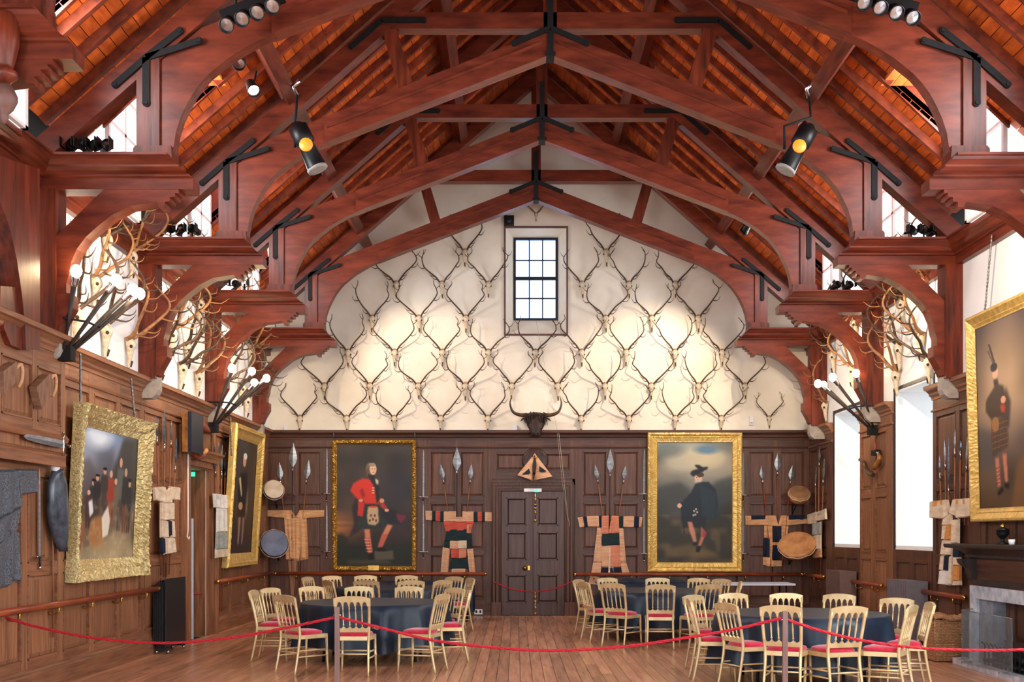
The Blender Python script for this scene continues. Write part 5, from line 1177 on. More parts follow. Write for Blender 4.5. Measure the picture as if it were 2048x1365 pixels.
MB().tube([fL(*pL(105, 1000, .06), .06), fL(*pL(106, 1276, .06), .06)], 0.013, 7).build('shaft', 'shaft_wood', t)

def garment(fr, pf, label, patches, d0=0.045, name='robe', cat='garment', group=None, th=0.032, parts='patch'):
    """patches: (corner px TL, TR, BR, BL), material, folds, label"""
    c0 = fr(*pf(*patches[0][0][0], d0), d0); t = thing(name, label, cat, c0, group)
    for pts, m_, nf in patches:
        q = [Vector(fr(*pf(x, y, d0), 0)) for x, y in pts]; nrm = Vector(fr(0, 0, 1)) - Vector(fr(0, 0, 0))
        TL, TR, BR, BL = q
        def fn(u, v, q=q, nf=nf):
            uu = min(max((u - 0.06) / 0.88, 0), 1); vv = min(max((v - 0.05) / 0.9, 0), 1)
            p = TL.lerp(TR, uu).lerp(BL.lerp(BR, uu), vv)
            edge = 1.0 if (0.001 < u < 0.999 and 0.001 < v < 0.999) else 0.0
            h = d0 + (th * (0.9 + 0.1 * math.sin(math.pi * uu) ** 0.5) + 0.012 * math.sin(nf * 2 * math.pi * uu + 1) * (0.3 + vv)) * edge
            return p + nrm * h
        MB().surf(fn, 24, 10, smooth=False).build(parts, m_, t)
    return t
c1 = lambda u, v: (500 + u / 4.014, 860 + v / 4.014)
c2 = lambda u, v: (960 + u / 3.592, 860 + v / 3.592)
c3 = lambda u, v: (1280 + u / 4.014, 860 + v / 4.014)
def Q(c, *p): return [c(*x) for x in p]
garment(fB, pB, 'plain tan robe with stretched sleeves on the back wall beside the dark drum', [
  (Q(c1, (140, 645), (300, 645), (300, 712), (137, 698)), 'linen_tan', 1), (Q(c1, (430, 645), (598, 645), (596, 700), (430, 715)), 'linen_tan', 1),
  (Q(c1, (285, 645), (332, 645), (372, 705), (290, 730)), 'linen_tan', 1), (Q(c1, (400, 645), (450, 645), (455, 730), (370, 705)), 'linen_tan', 1),
  (Q(c1, (275, 690), (372, 700), (380, 1055), (300, 1040)), 'linen_tan', 3), (Q(c1, (368, 700), (455, 690), (470, 1038), (372, 1056)), 'linen_tan', 2), (Q(c1, (285, 880), (350, 880), (352, 1045), (290, 1048)), 'linen_tan', 1)])
garment(fB, pB, 'quilted robe in red, green and tan patches with wide sleeves, left of the double door', [
  (Q(c1, (1408, 652), (1465, 652), (1465, 732), (1412, 728)), 'quilt', 1), (Q(c1, (1462, 652), (1492, 652), (1492, 735), (1462, 732)), 'cloth_green', 1), (Q(c1, (1490, 652), (1530, 654), (1530, 738), (1490, 736)), 'cloth_red', 1),
  (Q(c1, (1528, 654), (1560, 655), (1560, 742), (1528, 738)), 'cloth_green', 1), (Q(c1, (1795, 658), (1830, 658), (1830, 742), (1795, 742)), 'cloth_green', 1), (Q(c1, (1828, 658), (1865, 660), (1862, 740), (1828, 742)), 'cloth_red', 1),
  (Q(c1, (1862, 660), (1888, 661), (1888, 740), (1862, 740)), 'cloth_green', 1), (Q(c1, (1886, 661), (1945, 664), (1945, 738), (1886, 740)), 'quilt', 1),
  (Q(c1, (1556, 655), (1655, 655), (1655, 740), (1556, 742)), 'quilt', 1), (Q(c1, (1705, 655), (1800, 657), (1798, 742), (1705, 742)), 'quilt', 1), (Q(c1, (1650, 700), (1710, 700), (1710, 742), (1650, 742)), 'quilt', 1),
  (Q(c1, (1552, 738), (1800, 738), (1776, 805), (1572, 822)), 'cloth_red', 2), (Q(c1, (1580, 800), (1742, 795), (1742, 890), (1565, 895)), 'cloth_green', 2), (Q(c1, (1740, 760), (1778, 755), (1775, 835), (1740, 835)), 'quilt_red', 1),
  (Q(c1, (1562, 890), (1610, 890), (1605, 955), (1556, 945)), 'cloth_green', 1), (Q(c1, (1605, 890), (1672, 890), (1668, 960), (1605, 958)), 'quilt', 1), (Q(c1, (1672, 890), (1742, 888), (1740, 955), (1670, 956)), 'linen', 1), (Q(c1, (1740, 832), (1780, 835), (1784, 955), (1740, 958)), 'cloth_green', 1),
  (Q(c1, (1548, 940), (1605, 952), (1590, 1155), (1530, 1155)), 'quilt', 2), (Q(c1, (1612, 955), (1678, 955), (1678, 1035), (1616, 1032)), 'cloth_red', 1), (Q(c1, (1678, 955), (1738, 955), (1736, 1030), (1678, 1035)), 'quilt_red', 1),
  (Q(c1, (1620, 1035), (1745, 1030), (1762, 1118), (1600, 1118)), 'cloth_green', 1), (Q(c1, (1622, 1115), (1730, 1115), (1728, 1155), (1615, 1155)), 'quilt', 1), (Q(c1, (1742, 955), (1792, 955), (1812, 1155), (1762, 1155)), 'quilt', 2)])
garment(fB, pB, 'quilted pale pink robe with a dark green chest patch, right of the double door', [
  (Q(c2, (700, 632), (742, 626), (752, 700), (716, 706)), 'quilt', 1), (Q(c2, (738, 626), (768, 622), (776, 698), (750, 702)), 'cloth_navy', 1), (Q(c2, (766, 622), (855, 618), (855, 700), (774, 698)), 'quilt', 1), (Q(c2, (852, 618), (874, 618), (874, 705), (855, 700)), 'cloth_navy', 1),
  (Q(c2, (996, 622), (1032, 622), (1030, 708), (998, 708)), 'cloth_green', 1), (Q(c2, (1030, 622), (1108, 622), (1106, 702), (1028, 702)), 'quilt', 1), (Q(c2, (1106, 622), (1146, 625), (1142, 702), (1104, 702)), 'cloth_navy', 1), (Q(c2, (1144, 625), (1166, 630), (1156, 702), (1140, 702)), 'quilt', 1),
  (Q(c2, (872, 618), (925, 618), (922, 752), (872, 755)), 'quilt_red', 1), (Q(c2, (945, 618), (1000, 620), (1000, 745), (922, 750)), 'quilt_red', 1), (Q(c2, (872, 752), (1000, 745), (1002, 828), (872, 835)), 'cloth_green', 1),
  (Q(c2, (842, 700), (874, 704), (880, 960), (812, 960)), 'quilt', 1), (Q(c2, (998, 706), (1028, 704), (1048, 960), (1008, 960)), 'quilt', 1), (Q(c2, (874, 832), (940, 830), (938, 992), (876, 992)), 'quilt', 1), (Q(c2, (938, 830), (1004, 828), (1010, 992), (940, 992)), 'quilt_red', 1),
  (Q(c2, (812, 955), (876, 955), (862, 1045), (796, 1042)), 'quilt', 1), (Q(c2, (874, 990), (945, 990), (945, 1042), (862, 1042)), 'cloth_navy', 1), (Q(c2, (943, 990), (1012, 990), (1022, 1042), (943, 1042)), 'cloth_navy', 1), (Q(c2, (1006, 955), (1050, 955), (1078, 1042), (1022, 1042)), 'quilt', 1),
  (Q(c2, (790, 1050), (860, 1060), (842, 1115), (776, 1112)), 'quilt', 1), (Q(c2, (930, 840), (950, 840), (958, 1040), (920, 1040)), 'linen', 1)])
garment(fB, pB, 'tan robe with dark navy patches behind the tan drum, back wall right corner', [
  (Q(c3, (842, 690), (895, 690), (890, 768), (845, 768)), 'linen_tan', 1), (Q(c3, (890, 688), (1008, 688), (1000, 720), (890, 722)), 'cloth_navy', 1), (Q(c3, (885, 720), (1005, 718), (1000, 766), (885, 768)), 'linen_tan', 1),
  (Q(c3, (1190, 685), (1325, 688), (1305, 725), (1190, 722)), 'cloth_navy', 1), (Q(c3, (1185, 722), (1340, 715), (1345, 755), (1185, 770)), 'linen_tan', 1),
  (Q(c3, (1000, 688), (1085, 688), (1110, 778), (1000, 770)), 'linen_tan', 1), (Q(c3, (1130, 688), (1190, 688), (1190, 772), (1105, 778)), 'linen_tan', 1), (Q(c3, (995, 765), (1055, 768), (1050, 875), (995, 872)), 'linen_tan', 1),
  (Q(c3, (992, 870), (1042, 872), (1036, 1025), (986, 1022)), 'cloth_navy', 1), (Q(c3, (986, 1020), (1040, 1025), (1040, 1102), (986, 1088)), 'linen_tan', 1), (Q(c3, (1040, 770), (1062, 770), (1058, 1100), (1038, 1100)), 'linen_tan', 1),
  (Q(c3, (1060, 775), (1136, 778), (1134, 905), (1060, 905)), 'cloth_navy', 1), (Q(c3, (1056, 903), (1136, 905), (1130, 930), (1056, 928)), 'linen_tan', 1), (Q(c3, (1058, 928), (1122, 930), (1120, 1050), (1056, 1050)), 'cloth_navy', 1),
  (Q(c3, (1055, 1048), (1136, 1050), (1134, 1098), (1052, 1102)), 'linen_tan', 1), (Q(c3, (1134, 775), (1190, 772), (1170, 900), (1132, 905)), 'linen_tan', 1)])
c8 = lambda u, v: (1540 + u / 6.2, 840 + v / 6.2)
garment(fR, pR, 'small patched pale robe hanging in the right back corner', [
  (Q(c8, (478, 1175), (580, 1140), (585, 1290), (490, 1300)), 'linen', 1), (Q(c8, (575, 1150), (700, 1100), (712, 1235), (585, 1262)), 'linen', 1), (Q(c8, (600, 1160), (700, 1102), (704, 1150), (610, 1185)), 'linen_grey', 1),
  (Q(c8, (545, 1290), (640, 1260), (640, 1420), (545, 1440)), 'linen_grey', 1), (Q(c8, (545, 1435), (640, 1420), (642, 1605), (550, 1620)), 'linen', 2), (Q(c8, (552, 1615), (645, 1600), (648, 1710), (552, 1718)), 'linen_tan', 1)], d0=0.1)
c6 = lambda u, v: (1600 + u / 3.74, 1000 + v / 3.74)
garment(fR, pR, 'long cream robe with ochre and navy squares on the right wall beside the portrait', [
  (Q(c6, (985, 10), (1090, 0), (1085, 145), (988, 140)), 'linen', 1), (Q(c6, (1180, -5), (1290, -15), (1290, 128), (1185, 140)), 'linen', 1), (Q(c6, (1010, 8), (1080, 2), (1078, 40), (1012, 46)), 'linen_ochre', 1), (Q(c6, (1185, -2), (1248, -6), (1246, 32), (1186, 36)), 'linen_ochre', 1),
  (Q(c6, (1085, 0), (1112, 0), (1134, 100), (1085, 150)), 'linen', 1), (Q(c6, (1160, -5), (1188, -5), (1190, 145), (1134, 100)), 'linen', 1), (Q(c6, (1085, 145), (1140, 100), (1150, 190), (1080, 190)), 'linen', 1),
  (Q(c6, (1080, 188), (1110, 188), (1100, 300), (1078, 300)), 'linen', 1), (Q(c6, (1108, 188), (1152, 188), (1148, 302), (1104, 302)), 'linen_ochre', 1), (Q(c6, (1150, 150), (1198, 145), (1196, 330), (1148, 330)), 'linen', 1),
  (Q(c6, (1078, 300), (1150, 302), (1146, 418), (1068, 415)), 'linen', 2), (Q(c6, (1066, 415), (1098, 416), (1094, 530), (1060, 528)), 'linen', 1), (Q(c6, (1096, 415), (1134, 417), (1130, 532), (1092, 530)), 'cloth_navy', 1), (Q(c6, (1132, 417), (1152, 417), (1150, 640), (1128, 640)), 'linen', 1),
  (Q(c6, (1060, 528), (1132, 532), (1128, 644), (1052, 635)), 'linen_white', 1), (Q(c6, (1162, 325), (1205, 325), (1205, 432), (1164, 432)), 'cloth_navy', 1), (Q(c6, (1162, 430), (1208, 430), (1210, 490), (1164, 490)), 'linen', 1), (Q(c6, (1162, 488), (1210, 488), (1212, 610), (1162, 610)), 'linen_ochre', 1), (Q(c6, (1162, 608), (1212, 606), (1214, 640), (1162, 642)), 'linen', 1)], d0=0.10)
c5 = lambda u, v: (u / 2.65, 850 + v / 2.65)
garment(fL, pL, 'cream robe with navy squares on the left wall beside the big painting', [
  (Q(c5, (808, 332), (868, 328), (862, 410), (812, 402)), 'linen', 1), (Q(c5, (892, 326), (945, 332), (940, 402), (898, 400)), 'linen', 1), (Q(c5, (860, 328), (880, 350), (880, 415), (858, 415)), 'linen', 1), (Q(c5, (882, 350), (898, 328), (900, 415), (880, 415)), 'linen', 1),
  (Q(c5, (846, 412), (872, 414), (872, 510), (846, 505)), 'linen', 1), (Q(c5, (870, 412), (914, 412), (910, 505), (872, 508)), 'linen', 1), (Q(c5, (845, 505), (882, 508), (880, 600), (846, 600)), 'linen', 1), (Q(c5, (880, 508), (902, 508), (902, 590), (880, 590)), 'cloth_navy', 1), (Q(c5, (900, 506), (914, 508), (916, 600), (900, 600)), 'linen', 1),
  (Q(c5, (844, 598), (866, 600), (862, 685), (844, 680)), 'cloth_navy', 1), (Q(c5, (864, 598), (916, 598), (922, 680), (864, 690)), 'linen', 2)], d0=0.13)
c9 = lambda u, v: (400 + u / 6.2, 840 + v / 6.2)
garment(fL, pL, 'white and grey robe on the left wall between the side doorway and the narrow portrait', [
  (Q(c9, (155, 915), (262, 925), (262, 1105), (165, 1090)), 'linen_white', 2), (Q(c9, (258, 930), (358, 935), (345, 1110), (262, 1105)), 'linen_white', 2), (Q(c9, (185, 935), (205, 935), (205, 985), (185, 985)), 'linen_grey', 1), (Q(c9, (310, 940), (345, 940), (342, 990), (308, 985)), 'linen_grey', 1),
  (Q(c9, (200, 1095), (315, 1095), (312, 1400), (196, 1400)), 'linen_white', 2), (Q(c9, (194, 1395), (312, 1395), (322, 1600), (184, 1610)), 'linen_grey', 2), (Q(c9, (182, 1605), (322, 1598), (330, 1700), (180, 1720)), 'linen', 2)], d0=0.13)
garment(fL, pL, 'grey chain mail shirt hanging at the near left edge', [
  (Q(c5, (-120, 240), (90, 236), (100, 440), (-120, 560)), 'mail', 3), (Q(c5, (80, 235), (182, 238), (180, 362), (90, 375)), 'mail', 1), (Q(c5, (-120, 550), (95, 440), (70, 560), (-120, 700)), 'mail', 2), (Q(c5, (-120, 700), (60, 560), (40, 860), (-120, 900)), 'mail', 2), (Q(c5, (45, 545), (85, 560), (92, 840), (38, 822)), 'mail', 1)], d0=0.08, name='mail_shirt', cat='armour', parts='mail_panel')
# leather shield
t = thing('leather_shield', 'long dark shiny leather shield beside the big gilt painting', 'shield', fL(*pL(113, 1100, .08), .08))
rg = []
for v, hw, cx in ((938, 4, 110), (948, 11, 110), (970, 14, 111), (1000, 16, 112), (1030, 17, 114), (1060, 14, 116), (1085, 9, 118), (1104, 3, 120)):
    rg.append([fL(*pL(cx + hw * math.cos(a), v, 0.1), 0.10 + 0.09 * max(0, math.sin(a)) + 0.015 * math.sin(v * .2 + a * 2)) for a in [2 * math.pi * i / 12 for i in range(12)]])
MB().loft(rg).build('shell', 'hide_dark', t); MB().lathe([(0.001, 0), (0.07, 0), (0.06, 0.05), (0.001, 0.07)], 12, fL(*pL(107, 936, .1), .1), (1, 0, 0)).build('boss', 'white_paint', t)
# drums
def drum(loc, r, dep, ax, label, skin, body, cords=0.9):
    ax = Vector(ax).normalized(); t = thing('drum', label, 'drum', tuple(loc), 'hide drums in the corners'); loc = Vector(loc)
    MB().lathe([(r * 0.55, -dep), (r * 0.85, -dep * 0.85), (r * 1.0, -dep * 0.35), (r * 1.02, -0.02), (r * 0.98, 0.0)], 24, loc, ax).build('shell', body, t)
    MB().lathe([(0.001, 0.006), (r * 0.9, 0.006), (r * 0.96, 0.0)], 24, loc, ax, cap=False).build('drumhead', skin, t)
    a = ax.orthogonal().normalized(); b_ = ax.cross(a); mb = MB(); pts = [loc + (a * math.cos(q) + b_ * math.sin(q)) * r * 1.04 - ax * (0.05 + 0.012 * math.sin(9 * q)) for q in [2 * math.pi * i / 40 for i in range(41)]]
    mb.tube(pts, 0.008, 5, cap=False)
    mb.build('lacing', 'cord', t)
    bk = loc - ax * dep * 0.9; MB().tube([bk, (bk.x, Y0 - 0.03, bk.z - 0.05), (bk.x, Y0 - 0.03, bk.z - 0.3), (bk.x + 0.0, bk.y, bk.z - 0.02)], 0.012, 6).build('support_arm', 'iron', t); return t
drum(P(548, 979, 22.9), 0.20, 0.26, (0.30, -0.9, 0.30), 'small drum with a pale skin, upper left corner of the back wall', 'drum_skin', 'leather')
drum(P(549, 1087, 22.8), 0.275, 0.26, (0.30, -0.92, 0.25), 'large drum with a blue-grey skin, lower left corner', 'drum_skin_blue', 'leather')
drum(P(1599, 985, 22.9), 0.205, 0.2, (-0.05, -0.66, 0.72), 'small brown drum tilted upward in the right corner', 'drum_skin_brown', 'drum_skin_tan')
drum(P(1594, 1088, 22.7), 0.36, 0.2, (-0.22, -0.62, 0.72), 'large tan drum tilted upward in the right corner, below the small one', 'drum_skin_tan', 'drum_skin_tan')
for px, py, Y, s in ((548, 1000, 23.2, -1), (548, 1110, 23.2, -1), (1605, 1003, 23.2, 1), (1605, 1110, 23.2, 1)): pass
t = thing('tapered_board', 'dark tapered wooden board hanging below the plain tan robe', 'board', fB(*pB(585, 1205), .05))
MB().prism([pB(*p, .05) for p in ((576, 1122), (594, 1122), (590, 1160), (588, 1200), (583, 1200), (580, 1160))], lambda a, b_, d: fB(a, b_, d), 0.04, 0.065).build('blade_board', 'oak_v', t)
# quilted head-piece over the door
u, z = pB(1070, 937); t = thing('quilted_chanfron', 'pink quilted cloth head-piece for a horse, hung above the double door', 'horse armour', (u, Y0, z))
MB().lathe([(0.001, 0.03), (0.24, 0.03), (0.27, 0.045), (0.27, 0.075), (0.23, 0.085), (0.001, 0.085)], 24, (u, Y0, z + 0.14), (0, -1, 0)).build('round_disc', 'leather', t)
for s, pts in ((-1, [(395, 168), (375, 260), (380, 368), (268, 328)]), (1, [(392, 168), (520, 338), (385, 366), (408, 262)])):
    q = [Vector(fB(*pB(*c2(*p), .1), 0)) for p in pts]
    def fn(a, b_, q=q, s=s):
        if s < 0: p = q[0].lerp(q[1], a).lerp(q[0].lerp(q[3], a), b_) if False else (q[0].lerp(q[3], b_)).lerp(q[1].lerp(q[2], b_) if b_ > 0 else q[1], a)
        else: p = (q[0].lerp(q[1], b_)).lerp(q[3].lerp(q[2], b_) if b_ > 0 else q[3], a)
        return p + Vector((0, -1, 0)) * (0.1 + 0.14 * math.sin(math.pi * min(1, a * 0.9 + 0.1)) ** 0.7 * (0.3 + b_) + 0.006 * math.sin(b_ * 50))
    MB().surf(fn, 10, 24).build('flap', 'quilt', t)
for s, pts in ((-1, [(352, 280), (362, 315), (318, 326), (300, 324)]), (1, [(425, 262), (478, 300), (440, 306), (425, 300)])):
    q = [fB(*pB(*c2(*p), .2), 0.255) for p in pts]; mb = MB(); mb.prism([(0, 0)] * 0 + [(a[0], a[2]) for a in q], lambda p, r, tt: (p, Y0 - tt, r), 0.225, 0.27); mb.build('triangle_patch', 'cloth_green', t)
MB().tube([(u - 0.05, Y0 - 0.15, z + 0.24), (u, Y0 - 0.17, z + 0.2), (u + 0.05, Y0 - 0.15, z + 0.24)], 0.014, 6).build('clasp', 'brass', t)

# small fittings on the back wall
a = pB(1048, 984.5); b_ = pB(1083, 978)
t = thing('emergency_light', 'slim white emergency light with a green glow above the double door', 'light', (a[0], Y0, a[1])); MB().mbox(fB, a[0], b_[0], a[1], b_[1], 0.0, 0.08).build('housing', 'white_paint', t)
MB().mbox(fB, a[0] + 0.22, a[0] + 0.29, a[1] - 0.006, b_[1] - 0.02, 0.07, 0.085).build('indicator', 'exit_green', t)
a = pB(1008, 451, .1); b_ = pB(1028, 432, .1); t = thing('loudspeaker', 'small black loudspeaker at the top left corner of the gable window', 'loudspeaker', (a[0], Y0, a[1]))
MB().mbox(fB, a[0], b_[0], a[1], b_[1], 0.0, 0.14).build('cabinet', 'lamp_black', t); MB().lathe([(0.001, 0), (0.06, 0), (0.05, 0.01), (0.001, 0.004)], 14, ((a[0] + b_[0]) / 2, Y0 - 0.14, (a[1] + b_[1]) / 2), (0, -1, 0)).build('speaker_cone', 'window_dark', t)
MB().tube([((a[0] + b_[0]) / 2 - .06, Y0 - 0.02, b_[1]), ((a[0] + b_[0]) / 2 - .06, Y0 - 0.02, b_[1] + 0.22)], 0.008, 5).build('bracket', 'iron', t)
for (x0, y0, x1, y1, l) in ((1024, 866, 1034, 851, 'small white sensor box beside the bull head'), (1497.5, 851, 1505, 834, 'small white sensor high at the right end of the gable wall'), (569.5, 868, 575.5, 853, 'small white sensor on the cornice at the left end of the gable wall')):
    a = pB(x0, y0); b_ = pB(x1, y1); t = thing('wall_sensor', l, 'sensor', (a[0], Y0, a[1])); MB().mbox(fB, a[0], b_[0], a[1], b_[1], 0.0, 0.07).build('case', 'white_paint', t); MB().mbox(fB, a[0] + .01, b_[0] - .01, a[1] + .03, a[1] + .05, 0.07, 0.075).build('lens', 'wire', t)
for (x, y, l) in ((957, 1224, 'white double socket on the skirting left of the double door'),):
    a = pB(x - 8, y + 5); b_ = pB(x + 8, y - 5); t = thing('wall_socket', l, 'socket', (a[0], Y0, a[1])); MB().mbox(fB, a[0], b_[0], a[1], b_[1], 0.05, 0.085).build('plate', 'white_paint', t)
    for q in (.25, .75): MB().mbox(fB, a[0] + (b_[0] - a[0]) * q - .02, a[0] + (b_[0] - a[0]) * q + .02, a[1] + .03, b_[1] - .02, 0.085, 0.09).build('outlet', 'lamp_black', t)
t = thing('pull_cord', 'long white window pull cord with a hook, right of the double door', 'cord', fB(*pB(1137, 1050), .1))
k = [fB(*pB(x, y, .15), .15) for x, y in ((1072, 640), (1114, 860), (1124, 960), (1135, 1038))]; MB().tube(k, 0.003, 4).build('cord', 'cord', t)
k = [fB(*pB(x, y, .15), .14) for x, y in ((1117, 860), (1129, 970), (1136, 1038), (1139.5, 1048), (1138, 1055))]; MB().tube(k, 0.004, 4).build('hook', 'cord', t)
for (x, lbl) in ((670, 'left'), (831, 'right')):
    t = thing('picture_chain', '%s hanging wire of the red coat portrait' % lbl, 'wire', fB(*pB(x, 866), .18)); MB().tube([fB(*pB(x, 868), .18), fB(*pB(x, 884), .10)], 0.008, 5).build('wire', 'chain', t)

# things on the left wall near the side doorway
c7 = lambda u, v: (240 + u / 6.825, 740 + v / 6.825)
ya_, yb_ = 17.55, 17.80
t = thing('mounting_board', 'thick dark-faced wooden board hung above the side doorway', 'board', (XL, 17.6, 3.0))
Yb = 17.2; Yb0 = F * (XL + 0.18) / (376 - VX)
zt_, zb_ = EYE + (VY - 826) * Yb / F, EYE + (VY - 905) * Yb / F
MB().box(XL + 0.14, XL + 0.225, 17.1, 17.75, zb_, zt_).build('board_side', 'horn_gold', t); MB().box(XL + 0.01, XL + 0.14, 17.4, 17.5, zt_ - .1, zt_ - .04).build('wall_bracket', 'iron', t)
MB().box(XL + 0.225, XL + 0.28, 17.1, 17.75, zb_, zt_ + 0.01).build('board_face', 'window_dark', t)
t = thing('red_leather_holster', 'red leather holster on the wall just above the side doorway', 'holster', fL(*pL(400, 855, .25), .25))
MB().tube(catmull([fL(*pL(x, y, .1), .1) for x, y in ((390, 848), (400, 852), (410, 857), (419, 864))], 3), [0.07, 0.075, 0.08, 0.08, 0.075, 0.07, 0.06, 0.05, 0.04, 0.02], 8).build('body', 'red_leather', t)
t = thing('powder_horn', 'orange horn cradle below the board above the side doorway', 'horn', fL(*pL(400, 905, .2), .2))
MB().tube(catmull([fL(*pL(x, y, .24), .24) for x, y in ((389, 894), (396, 902), (403, 908), (410, 906), (413, 900))], 3), [0.012, 0.02, 0.03, 0.035, 0.04, 0.04, 0.04, 0.035, 0.03, 0.03, 0.035, 0.04, 0.03], 8).build('horn_body', 'skin_horn', t)
MB().tube(catmull([fL(*pL(x, y, .16), .16) for x, y in ((386, 906), (396, 914), (406, 912))], 3), 0.05, 8).build('pad', 'red_leather', t)
t = thing('window_pole', 'thin white pole with a hook beside the side doorway', 'pole', fL(*pL(376, 1078, .15), .15))
MB().tube([fL(*pL(376, y, .16), .16) for y in (908, 1060)] + [fL(*pL(x, y, .16), .16) for x, y in ((374.5, 1074), (377, 1080), (379, 1074))], 0.010, 6).build('pole_shaft', 'white_paint', t)
t = thing('door_leaf', 'pale blue-white edge of an open door in the side doorway', 'door', (XL - 0.1, DL0 + 0.5, 0))
q0 = (XL - 0.02, F * (XL - 0.02) / (385.5 - VX)); MB().box(q0[0] - 0.75, q0[0], q0[1], q0[1] + 0.045, 0.0, 1.92).build('leaf', 'white_top', t)
MB().box(q0[0] - 0.74, q0[0] - 0.1, q0[1] - 0.006, q0[1] + 0.0, 0.1, 1.8).build('inner_face', 'corridor_red', t)
t = thing('exit_sign', 'small green-lit sign inside the side doorway', 'sign', (XL - 0.1, 18.2, 2.4)); k = P(379, 949, 18.6)
MB().box(k.x - 0.08, k.x + 0.08, 18.6, 18.64, k.z - 0.035, k.z + 0.035).build('sign_face', 'exit_green', t); MB().box(k.x - 0.01, k.x + 0.01, 18.6, 18.64, k.z + 0.035, 2.72).build('hanger', 'iron', t)
# diamond-shaped wooden boards
for k_, (pts, l) in enumerate([([(64 + 0, 0)], ''), ]): pass
for l, pts in (('diamond-shaped wooden board on the right square panel of the overdoor box', [(585, 665), (420, 835), (485, 1115), (640, 880), (605, 690)]), ('diamond-shaped wooden board on the left square panel of the overdoor box', [(165, 520), (0, 640), (15, 905), (165, 770), (178, 560)])):
    q = [(pLb(x / 6.2, 640 + y / 6.2, .1)) for x, y in pts]; t = thing('diamond_board', l, 'board', fLb(*q[0], .05))
    MB().prism(q, lambda a, b_, d: fLb(a, b_, d), 0.05, 0.13).build('board', 'plank_wood', t)
    x, y = pts[-1]; s_ = fLb(*pLb((x + 30) / 6.2, 640 + (y + 60) / 6.2, .1), .07); MB().tube(catmull([s_, tuple(Vector(s_) + Vector((0.05, 0.05, 0.06))), tuple(Vector(s_) + Vector((0.03, 0.12, -0.06))), tuple(Vector(s_) + Vector((0, 0.10, -0.16)))], 3), 0.02, 6).build('hanging_strap', 'linen_tan', t)
# picture chains of the big paintings
for l, a, b_, d in (('chain holding the near side of the big group painting', (161, 708), (161, 805), .2), ('double chain holding the far side of the big group painting', (262, 757), (270, 838), .2), ('chain holding the narrow left portrait', (461, 835), (463, 912), .3)):
    t = thing('picture_chain', l, 'chain', fL(*pL(*a, d), d)); mb = MB(); A, B = Vector(fL(*pL(*a, .17), .17)), Vector(fL(*pL(*b_, d), d)); n_ = int((A - B).length / 0.045)
    for i in range(n_):
        c = A.lerp(B, (i + .5) / n_); mb.lathe([(0.012, -0.022), (0.016, 0), (0.012, 0.022)], 5, c, A - B, cap=False)
    o = mb.build('chain_links', 'chain', t); o['kind'] = 'stuff'
t = thing('picture_chain', 'chain running up from the corner of the tartan portrait', 'chain', fR(*pR(1975, 600, .15), .15)); mb = MB(); A, B = Vector(fR(*pR(1970, 622, .13), .13)), Vector(fR(*pR(1984, 470, .13), .13)); n_ = int((A - B).length / 0.045)
for i in range(n_): mb.lathe([(0.010, -0.022), (0.014, 0), (0.010, 0.022)], 5, A.lerp(B, (i + .5) / n_), A - B, cap=False)
mb.build('chain_links', 'chain', t)['kind'] = 'stuff'
# horns on the right pier
for l, pts, m_ in (('dark curved horn hung low on the pier between the right windows', [(1127, 505), (1165, 540), (1185, 610), (1230, 665), (1285, 688)], 'horn'), ('golden banded powder horn on the pier between the right windows', [(1345, 430), (1358, 480), (1340, 540), (1300, 590), (1290, 605)], 'horn_gold')):
    pth = catmull([fR(*pR(1540 + u / 6.2, 840 + v / 6.2, .1), .1) for u, v in pts], 4); t = thing('hunting_horn', l, 'horn', tuple(pth[0]))
    MB().tube(pth, [0.018 + 0.03 * math.sin(math.pi * (0.1 + 0.8 * i / len(pth))) for i in range(len(pth))], 8).build('horn_body', m_, t)
    MB().tube([pth[0], pth[0] + (pth[0] - pth[1]).normalized() * 0.06], [0.022, 0.03], 8).build('horn_tip', 'chrome', t)
t = thing('pistol', 'small red-handled pistol above the horns on the pier', 'pistol', fR(*pR(1750, 905, .08), .08))
MB().tube(catmull([fR(*pR(1540 + u / 6.2, 840 + v / 6.2, .1), .1) for u, v in ((1292, 235), (1300, 290), (1305, 350), (1300, 400))], 3), [0.02, 0.02, 0.022, 0.025, 0.03, 0.03, 0.032, 0.03, 0.025, 0.02], 7).build('grip', 'red_leather', t)
MB().mbox(fR, *sorted((pR(1540 + 1268 / 6.2, 0, .1)[0], pR(1540 + 1330 / 6.2, 0, .1)[0])), pR(1750, 840 + 440 / 6.2, .1)[1], pR(1750, 840 + 375 / 6.2, .1)[1], 0.05, 0.12).build('lock', 'iron', t)

# ------------------------------------------------------------------ radiators, basket, fireplace
t = thing('fin_radiator', 'tall black finned radiator standing by the left doorway', 'radiator', (-4.85, 16.4, 0))
ra, rb, rx0, rx1, rz_ = 15.95, 16.9, XL + 0.07, XL + 0.25, 1.05
MB().box(rx1 - 0.02, rx1, ra, rb, 0.10, rz_).build('front_panel', 'radiator_black', t)
for i in range(6):
    x0_ = rx0 + (rx1 - 0.03 - rx0) * i / 6; h_ = rz_ - 0.015 - 0.02 * abs(i - 3.5)
    MB().prism([(ra + 0.0, 0.14), (rb, 0.14), (rb, h_ - .04), (rb - .04, h_), (ra + .04, h_), (ra, h_ - .05)], lambda a, b_, x: (x, a, b_), x0_, x0_ + 0.018).build('fin', 'radiator_black', t)
MB().box(rx0 + 0.02, rx1 - 0.03, ra + 0.06, rb - 0.06, 0.08, rz_ - 0.08).build('core', 'lamp_black', t)
